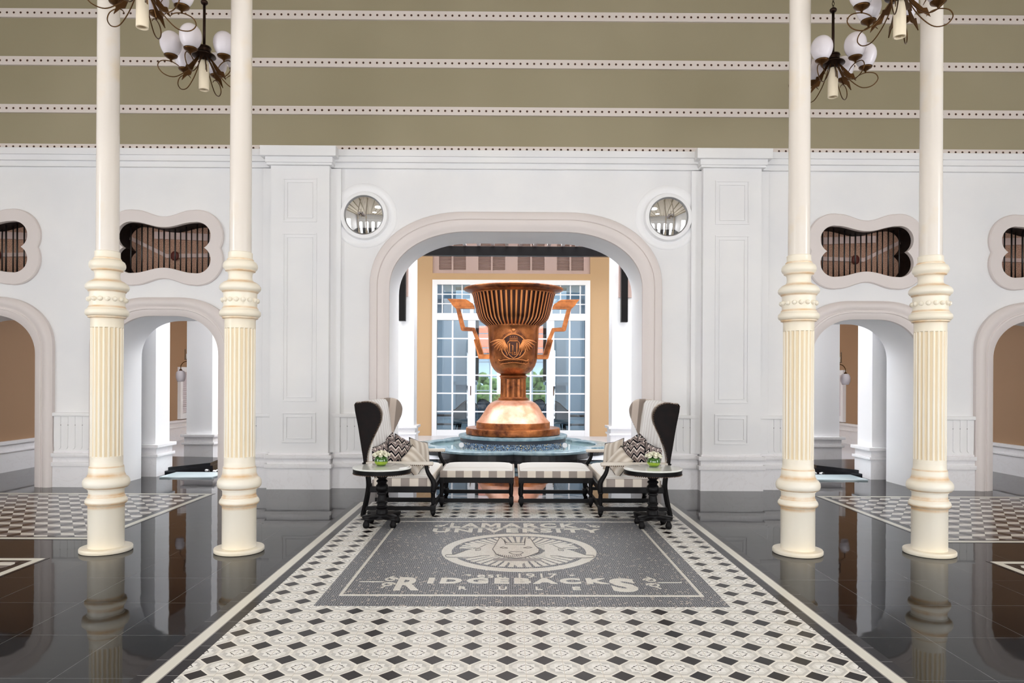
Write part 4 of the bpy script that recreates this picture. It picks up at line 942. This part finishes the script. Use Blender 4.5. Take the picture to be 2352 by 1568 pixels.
# ------------------------------------------------------------------ court behind the arcade
def pier(name, x0, x1, y0, y1, z1, zb=0.5):
    bm = BM(); box(bm, x0, x1, y0, y1, 0.5, z1)
    obj(name, bm, M['white_paint'], kind='structure')
    bm = BM(); e = .04; box(bm, x0 - e * .8, x1 + e * .8, y0 - e * .8, y1 + e * .8, 0, .31); box(bm, x0 - e * 1.6, x1 + e * 1.6, y0 - e * 1.6, y1 + e * 1.6, .305, .35, .01)
    box(bm, x0 - e * .7, x1 + e * .7, y0 - e * .7, y1 + e * .7, .35, .45); box(bm, x0 - e * 2, x1 + e * 2, y0 - e * 2, y1 + e * 2, .445, .50, .012); obj('baseboard_pier', bm, M['marble'], kind='structure')
k = 0
for s in (-1, 1):
    for (a, b, y0, y1, z1) in ((5.57, 6.12, 10.9, 11.35, 4.2), (5.56, 6.03, 12.95, 13.5, 4.2), (5.56, 6.03, 15.6, 16.1, 4.2)):
        k += 1; a_, b_ = sorted((s * a, s * b)); pier('pier_%d' % k, a_, b_, y0, y1, z1)
    a_, b_ = sorted((s * 2.19, s * 2.75)); k += 1; pier('pier_%d' % k, a_, b_, 15.5, 16.0, 5.2)
    bm = BM(); box(bm, s * 2.32, s * 2.62, 15.46, 15.5, 3.35, 4.7, .01); obj('trim_17', bm, M['pink_paint'], kind='structure')
    # covered walk ceiling, side wall
    bm = BM(); box(bm, s * 5.4, s * 8.5, 10.7, 19, 4.2, 4.5); obj('ceiling_walk', bm, M['white_paint'], kind='structure')
    bm = BM(); box(bm, s * 8.2, s * 8.5, 10.7, 19, .5, 4.2); obj('wall_walk', bm, M['brown'], kind='structure')
    bm = BM(); box(bm, s * 8.17, s * 8.5, 10.7, 19, 0, .44); box(bm, s * 8.14, s * 8.5, 10.7, 19, .44, .5, .01); box(bm, s * 8.15, s * 8.5, 10.7, 19, .31, .34, .01); obj('baseboard_walk', bm, M['marble'], kind='structure')
    # louvred shutter door on walk wall
    sd = empty('louvred_shutter', (s * 8.18, 17.9, .5), 'white louvred shutter on the brown wall seen through the %s arch' % ('left' if s < 0 else 'right'), 'shutter', 'white shutters in the side walks')
    bm = BM(); box(bm, s * 8.12, s * 8.2, 17.2, 17.32, .52, 1.80); box(bm, s * 8.12, s * 8.2, 18.6, 18.72, .52, 1.80); box(bm, s * 8.12, s * 8.2, 17.32, 18.6, .52, .66); box(bm, s * 8.12, s * 8.2, 17.32, 18.6, 1.68, 1.80); box(bm, s * 8.12, s * 8.2, 17.9, 18.02, .66, 1.68); obj('frame', bm, M['white_paint'], sd)
    bm = BM(); box(bm, s * 8.18, s * 8.2, 17.32, 18.6, .66, 1.68)
    for j in range(20): box(bm, s * 8.14, s * 8.19, 17.32, 18.6, .67 + j * .05, .71 + j * .05)
    obj('louvres', bm, newmat('louvre', (222, 214, 220), 0.5), sd)
    # sconce on second pier
    x0 = s * 6.03; yy = 13.1
    sn = empty('wall_sconce', (x0, yy, 1.6), 'brass sconce with white globe and candle glass on the grey pier, %s walk' % ('left' if s < 0 else 'right'), 'sconce', 'brass sconces on the court piers')
    bm = BM(); lathe(bm, [(.001, 0), (.03, .0)], 0, 0, 8) if False else None
    box(bm, x0, x0 + s * .02, yy - .03, yy + .03, 1.72, 1.86, .005); tube(bm, crv([(x0, yy, 1.80), (x0 + s * .06, yy, 1.84), (x0 + s * .13, yy, 1.82), (x0 + s * .175, yy, 1.76), (x0 + s * .18, yy, 1.69)], 5), .008, 8)
    tube(bm, [(x0 + s * .05, yy, 1.83), (x0 + s * .05, yy, 1.87)], .006); lathe(bm, [(.01, 1.865), (.06, 1.872), (.062, 1.88), (.01, 1.882)], x0 + s * .05, yy, 20); lathe(bm, [(.005, 1.70), (.02, 1.69), (.035, 1.66), (.01, 1.66)], x0 + s * .18, yy, 16)
    obj('arm', bm, M['brass'], sn, auto=40)
    bm = BM(); lathe(bm, [(.05, 1.665), (.075, 1.64), (.088, 1.59), (.085, 1.53), (.065, 1.475), (.055, 1.46), (.001, 1.46)], x0 + s * .18, yy, 28, False); obj('glass_globe', bm, M['opal'], sn, smooth=True)
    bm = BM(); lathe(bm, [(.052, 1.882), (.052, 2.07)], x0 + s * .05, yy, 24, False); obj('candle_glass', bm, M['clear_glass'], sn, smooth=True)
    bm = BM(); lathe(bm, [(.028, 1.882), (.028, 1.98), (.001, 1.985)], x0 + s * .05, yy, 16); obj('candle', bm, M['white_paint'], sn, smooth=True)
    # black step and stone slab
    st = BM(); P = [(6.6, 11.42), (5.62, 11.0), (5.08, 11.85), (5.20, 12.7), (6.6, 12.9)]
    prism(st, P, lambda x, y: (s * x, y, 0.0), lambda x, y: (s * x, y, .055)); prism(st, [(6.6, 11.46), (5.66, 11.05), (5.13, 11.87), (5.24, 12.68), (6.6, 12.86)], lambda x, y: (s * x, y, .055), lambda x, y: (s * x, y, .10))
    tag(obj('floor_step', st, M['slate']), 'low black stone step behind the %s arch at the pier' % ('left' if s < 0 else 'right'), 'step', 'black steps of the side walks')
    st = BM(); box(st, s * 4.62, s * 5.42, 10.72, 11.28, 0.001, .022, .004)
    tag(obj('stone_slab', st, newmat('pale_slab', (190, 205, 210), 0.12)), 'pale blue-grey stone slab lying behind the %s arch' % ('left' if s < 0 else 'right'), 'slab', 'pale slabs behind the arches')
    rnd = random.Random(5 + s)
    for j in range(9):
        st = BM(); r = rnd.uniform(.018, .03); sphere(st, (s * (4.82 + rnd.random() * .26), 11.36 + rnd.random() * .16, r * .7), r, r * .8, r * .7)
        tag(obj('pebble', st, M['black'] if j % 2 else M['marble'], smooth=True), 'small %s pebble beside the pale slab, %s walk' % ('black' if j % 2 else 'white', 'left' if s < 0 else 'right'), 'pebble', '%s pebbles by the %s slab' % ('black' if j % 2 else 'white', 'left' if s < 0 else 'right'))
# beam and braces
bm = BM(); box(bm, -3.4, 3.4, 15.0, 15.15, 4.18, 4.38, .01); tag(obj('roof_beam', bm, newmat('beam_wood', (8, 6, 11), 0.4, spec=0.2)), 'black wooden beam crossing above the cup behind the central arch', 'beam')
for s in (-1, 1):
    bm = BM(); P = [(2.345, 4.18), (2.36, 3.9), (2.36, 2.80), (2.50, 2.80), (2.50, 4.18)]
    prism(bm, P, lambda x, z: (s * x, 15.3, z), lambda x, z: (s * x, 15.44, z))
    tag(obj('beam_brace', bm, M['black_wood']), 'black wooden brace hanging under the beam, %s side of the central arch' % ('left' if s < 0 else 'right'), 'brace', 'braces under the beam')
cn = empty('court_canopy', (0, 15, 4.4), 'white slatted canopy above the black beam at the arch top', 'canopy')
for j in range(24):
    bm = BM(); x = -3.45 + j * .3; box(bm, x - .035, x + .035, 11.0, 15.0, 4.385, 4.46); obj('slat', bm, M['white_paint'], cn)
# tan building facing the court
TY = 19.0
bm = BM()
DX0, DX1, DZ = -2.17, 2.10, 4.22
LX0, LX1, LZ0, LZ1 = -2.17, 2.10, 4.40, 5.4
box(bm, -8.5, DX0, TY, TY + .3, 0, 7); box(bm, DX1, 8.5, TY, TY + .3, 0, 7); box(bm, DX0, DX1, TY, TY + .3, DZ, LZ0); box(bm, DX0, DX1, TY, TY + .3, LZ1, 7); obj('wall_court', bm, M['tan'], kind='structure')
bm = BM(); box(bm, -8.5, 8.5, 16.4, TY, 5.45, 5.6); obj('ceiling_eave', bm, M['white_paint'], kind='structure')
# shutters above
for j in range(4):
    a = LX0 + (LX1 - LX0) * j / 4; b = a + (LX1 - LX0) / 4; c_ = (a + b) / 2
    q = empty('louvred_shutter', (c_, TY, LZ0), '%s louvred shutter of the row above the tall court window' % ('leftmost', 'second from left', 'third from left', 'rightmost')[j], 'shutter', 'pinkish shutters above the court window')
    bm = BM(); box(bm, a, a + .17, TY + .05, TY + .12, LZ0, LZ1); box(bm, b - .17, b, TY + .05, TY + .12, LZ0, LZ1); box(bm, c_ - .025, c_ + .025, TY + .04, TY + .12, LZ0, LZ1); box(bm, a + .17, b - .17, TY + .05, TY + .12, LZ0, LZ0 + .1); obj('frame', bm, M['pink_paint'], q)
    bm = BM()
    for z in range(22):
        zz_ = LZ0 + .115 + z * .04
        prism(bm, [(TY + .06, zz_), (TY + .068, zz_ - .004), (TY + .115, zz_ + .03), (TY + .107, zz_ + .034)], lambda y, z: (a + .17, y, z), lambda y, z: (b - .17, y, z))
    obj('louvres', bm, M['pink_paint'], q)
bm = BM(); box(bm, LX0, LX1, TY + .14, TY + .2, LZ0, LZ1); obj('trim_19', bm, M['pink_paint'], kind='structure')
# tall window
win = bpy.data.objects.new('window_1', None); COL.objects.link(win); win.location = (0, TY, 0); win['kind'] = 'structure'
bm = BM(); f = .13
box(bm, DX0, DX0 + f, TY - .05, TY + .12, 0, DZ - f); box(bm, DX1 - f, DX1, TY - .05, TY + .12, 0, DZ - f); box(bm, DX0, DX1, TY - .05, TY + .12, DZ - f, DZ); box(bm, DX0, DX1, TY - .03, TY + .1, 3.13, 3.32, .01); box(bm, DX0, DX1, TY - .02, TY + .1, 0, .16, .01)
obj('window_frame', bm, M['white_paint'], win)
lw = (DX1 - DX0) / 4
for j in range(4):
    a = DX0 + lw * j; b = a + lw; mi_ = .10; bm = BM()
    x0, x1 = a + (f if j == 0 else mi_), b - (f if j == 3 else mi_)
    box(bm, a, x0, TY - .01, TY + .06, .16, 3.13); box(bm, x1, b, TY - .01, TY + .06, .16, 3.13)
    xm = (x0 + x1) / 2; box(bm, xm - .022, xm + .022, TY, TY + .05, .16, 3.13)
    for z in range(1, 6): zz_ = .16 + (3.13 - .16) * z / 6; box(bm, x0, x1, TY + .003, TY + .047, zz_ - .018, zz_ + .018)
    obj('door_leaf', bm, M['white_paint'], win)
    bm = BM(); box(bm, x0, x1, TY + .02, TY + .026, .16, 3.13); obj('pane', bm, M['glass'], win)
    bm = BM(); box(bm, a, a + .05, TY, TY + .06, 3.32, 4.09); box(bm, b - .05, b, TY, TY + .06, 3.32, 4.09)
    for q in range(1, 4): xx = a + lw * q / 4; box(bm, xx - .014, xx + .014, TY, TY + .04, 3.32, 4.09)
    for q in (1, 2): zz_ = 3.32 + .77 * q / 3; box(bm, a, b, TY + .003, TY + .037, zz_ - .014, zz_ + .014)
    obj('transom_grid', bm, M['white_paint'], win)
    bm = BM(); box(bm, a, b, TY + .02, TY + .026, 3.32, 4.09); obj('pane', bm, M['glass'], win)
for x in (-1.1, 1.1):
    bm = BM(); tube(bm, [(x * 1.02, TY - .06, 1.1), (x * 1.02, TY - .06, 1.35)], .012); obj('door_handle', bm, M['brass'], win)
# lounge beyond the window
bm = BM(); box(bm, -4.5, -4.3, TY + .3, 27, 0, 4.6); box(bm, 4.3, 4.5, TY + .3, 27, 0, 4.6); box(bm, -4.5, -1.9, 27, 27.2, 0, 4.6); box(bm, 1.9, 4.5, 27, 27.2, 0, 4.6); box(bm, -1.9, 1.9, 27, 27.2, 3.6, 4.6); obj('wall_lounge', bm, M['interior_grey'], kind='structure')
bm = BM(); box(bm, -4.5, 4.5, TY + .3, 27.2, 4.6, 4.8); obj('ceiling_lounge', bm, M['interior_grey'], kind='structure')
bm = BM(); box(bm, -4.3, 4.3, TY + .3, 27, 0.0, .012); obj('floor_lounge', bm, M['interior_floor'], kind='structure')
for x in (-1.55, 1.5):
    bm = BM(); box(bm, x - .32, x + .32, 23.4, 24.0, 0, 4.6); box(bm, x - .4, x + .4, 23.3, 24.1, 1.35, 1.45); box(bm, x - .4, x + .4, 23.3, 24.1, 0, .25); obj('pier_lounge', bm, M['interior_grey'], kind='structure')
    bm = BM(); box(bm, x + (.36 if x < 0 else -.46), x + (.46 if x < 0 else -.36), 23.2, 23.3, 1.5, 4.6); obj('trim_18', bm, M['iron'], kind='structure')
win2 = bpy.data.objects.new('window_2', None); COL.objects.link(win2); win2.location = (0, 27, 0); win2['kind'] = 'structure'
bm = BM()
for j in range(8): x = -1.9 + j * .5429; box(bm, x - .03, x + .03, 27.02, 27.1, 0, 3.6)
for z in range(1, 7): box(bm, -1.9, 1.9, 27.03, 27.09, z * .55 - .02, z * .55 + .02)
obj('window_grid', bm, M['white_paint'], win2)
def lounge_chair(x, y, rot, label):
    t = empty('lounge_chair', (x, y, .012), label, 'chair', 'lounge chairs behind the court window')
    R = Matrix.Rotation(rot, 3, 'Z'); T = lambda p_: Vector((x, y, .012)) + R @ Vector(p_)
    bm = BM(); outl = []; inl = []
    for k in range(13):
        a = radians(-20 + k * 220 / 12); h_ = .62 + .30 * max(0, sin(a)) ** 2
        outl.append((.36 * cos(a), .36 * sin(a), h_)); inl.append((.31 * cos(a), .31 * sin(a), h_))
    loft(bm, [[T((p_[0], p_[1], .24)) for p_ in outl], [T(p_) for p_ in outl], [T(p_) for p_ in inl], [T((p_[0], p_[1], .40)) for p_ in inl]]); obj('backrest', bm, M['armchair_cloth'], t, smooth=True)
    bm = BM(); lathe(bm, [(.30, .24), (.31, .26), (.31, .40), (.29, .43), (.001, .44)], 0, 0, 24)
    for v in bm.verts: v.co = T(v.co)
    obj('seat', bm, M['armchair_cloth'], t, auto=40)
    for sx in (-1, 1):
        for sy in (-1, 1):
            bm = BM(); tube(bm, [T((sx * .2, sy * .2, .25)), T((sx * .25, sy * .25, 0))], [.022, .014], 6); obj('leg', bm, M['black_wood'], t)
    bm = BM(); tube(bm, [T(p_) for p_ in outl], .014, 6); obj('edge_rail', bm, M['black_wood'], t)
lounge_chair(-1.35, 20.6, radians(200), 'blue-grey tub chair seen through the leftmost panes of the window')
lounge_chair(-.72, 21.8, radians(150), 'blue-grey tub chair left behind the copper dome')
lounge_chair(1.30, 20.6, radians(160), 'blue-grey tub chair seen through the rightmost panes of the window')
lounge_chair(.68, 21.8, radians(210), 'blue-grey tub chair right behind the copper dome')
def low_table(x, y, label):
    t = empty('coffee_table', (x, y, .012), label, 'table'); bm = BM(); box(bm, x - .4, x + .4, y - .3, y + .3, .42, .47, .01); obj('tabletop', bm, M['black_wood'], t)
    for sx in (-1, 1):
        for sy in (-1, 1): bm = BM(); box(bm, x + sx * .36 - .02, x + sx * .36 + .02, y + sy * .26 - .02, y + sy * .26 + .02, .012, .42); obj('leg', bm, M['black_wood'], t)
    bm = BM(); box(bm, x - .36, x + .36, y - .26, y + .26, .16, .19); obj('shelf', bm, M['black_wood'], t)
low_table(-1.95, 21.2, 'low black table behind the leftmost window leaf'); low_table(1.95, 21.2, 'low black table behind the rightmost window leaf')
# garden beyond
bm = BM(); rnd = random.Random(1)
for k in range(220):
    x = rnd.uniform(-5, 5); y = rnd.uniform(29.6, 30.4); z = rnd.uniform(0.1, 1.75); sphere(bm, (x, y, z), rnd.uniform(.2, .4), n=7, m=5)
tag(obj('hedge', bm, M['hedge'], kind='stuff'), 'green garden hedge glimpsed through the lounge windows', 'hedge')
hs = empty('garden_house', (0, 34, 0), 'pale house with orange tiled roof glimpsed through the lounge windows', 'building')
bm = BM(); box(bm, -8, 8, 34, 36, 0, 2.9); obj('wall', bm, M['interior_grey'], hs)
bm = BM(); prism(bm, [(33.3, 2.8), (36, 4.6), (36, 2.8)], lambda y, z: (-8.5, y, z), lambda y, z: (8.5, y, z)); obj('roof', bm, M['roof_tile'], hs)
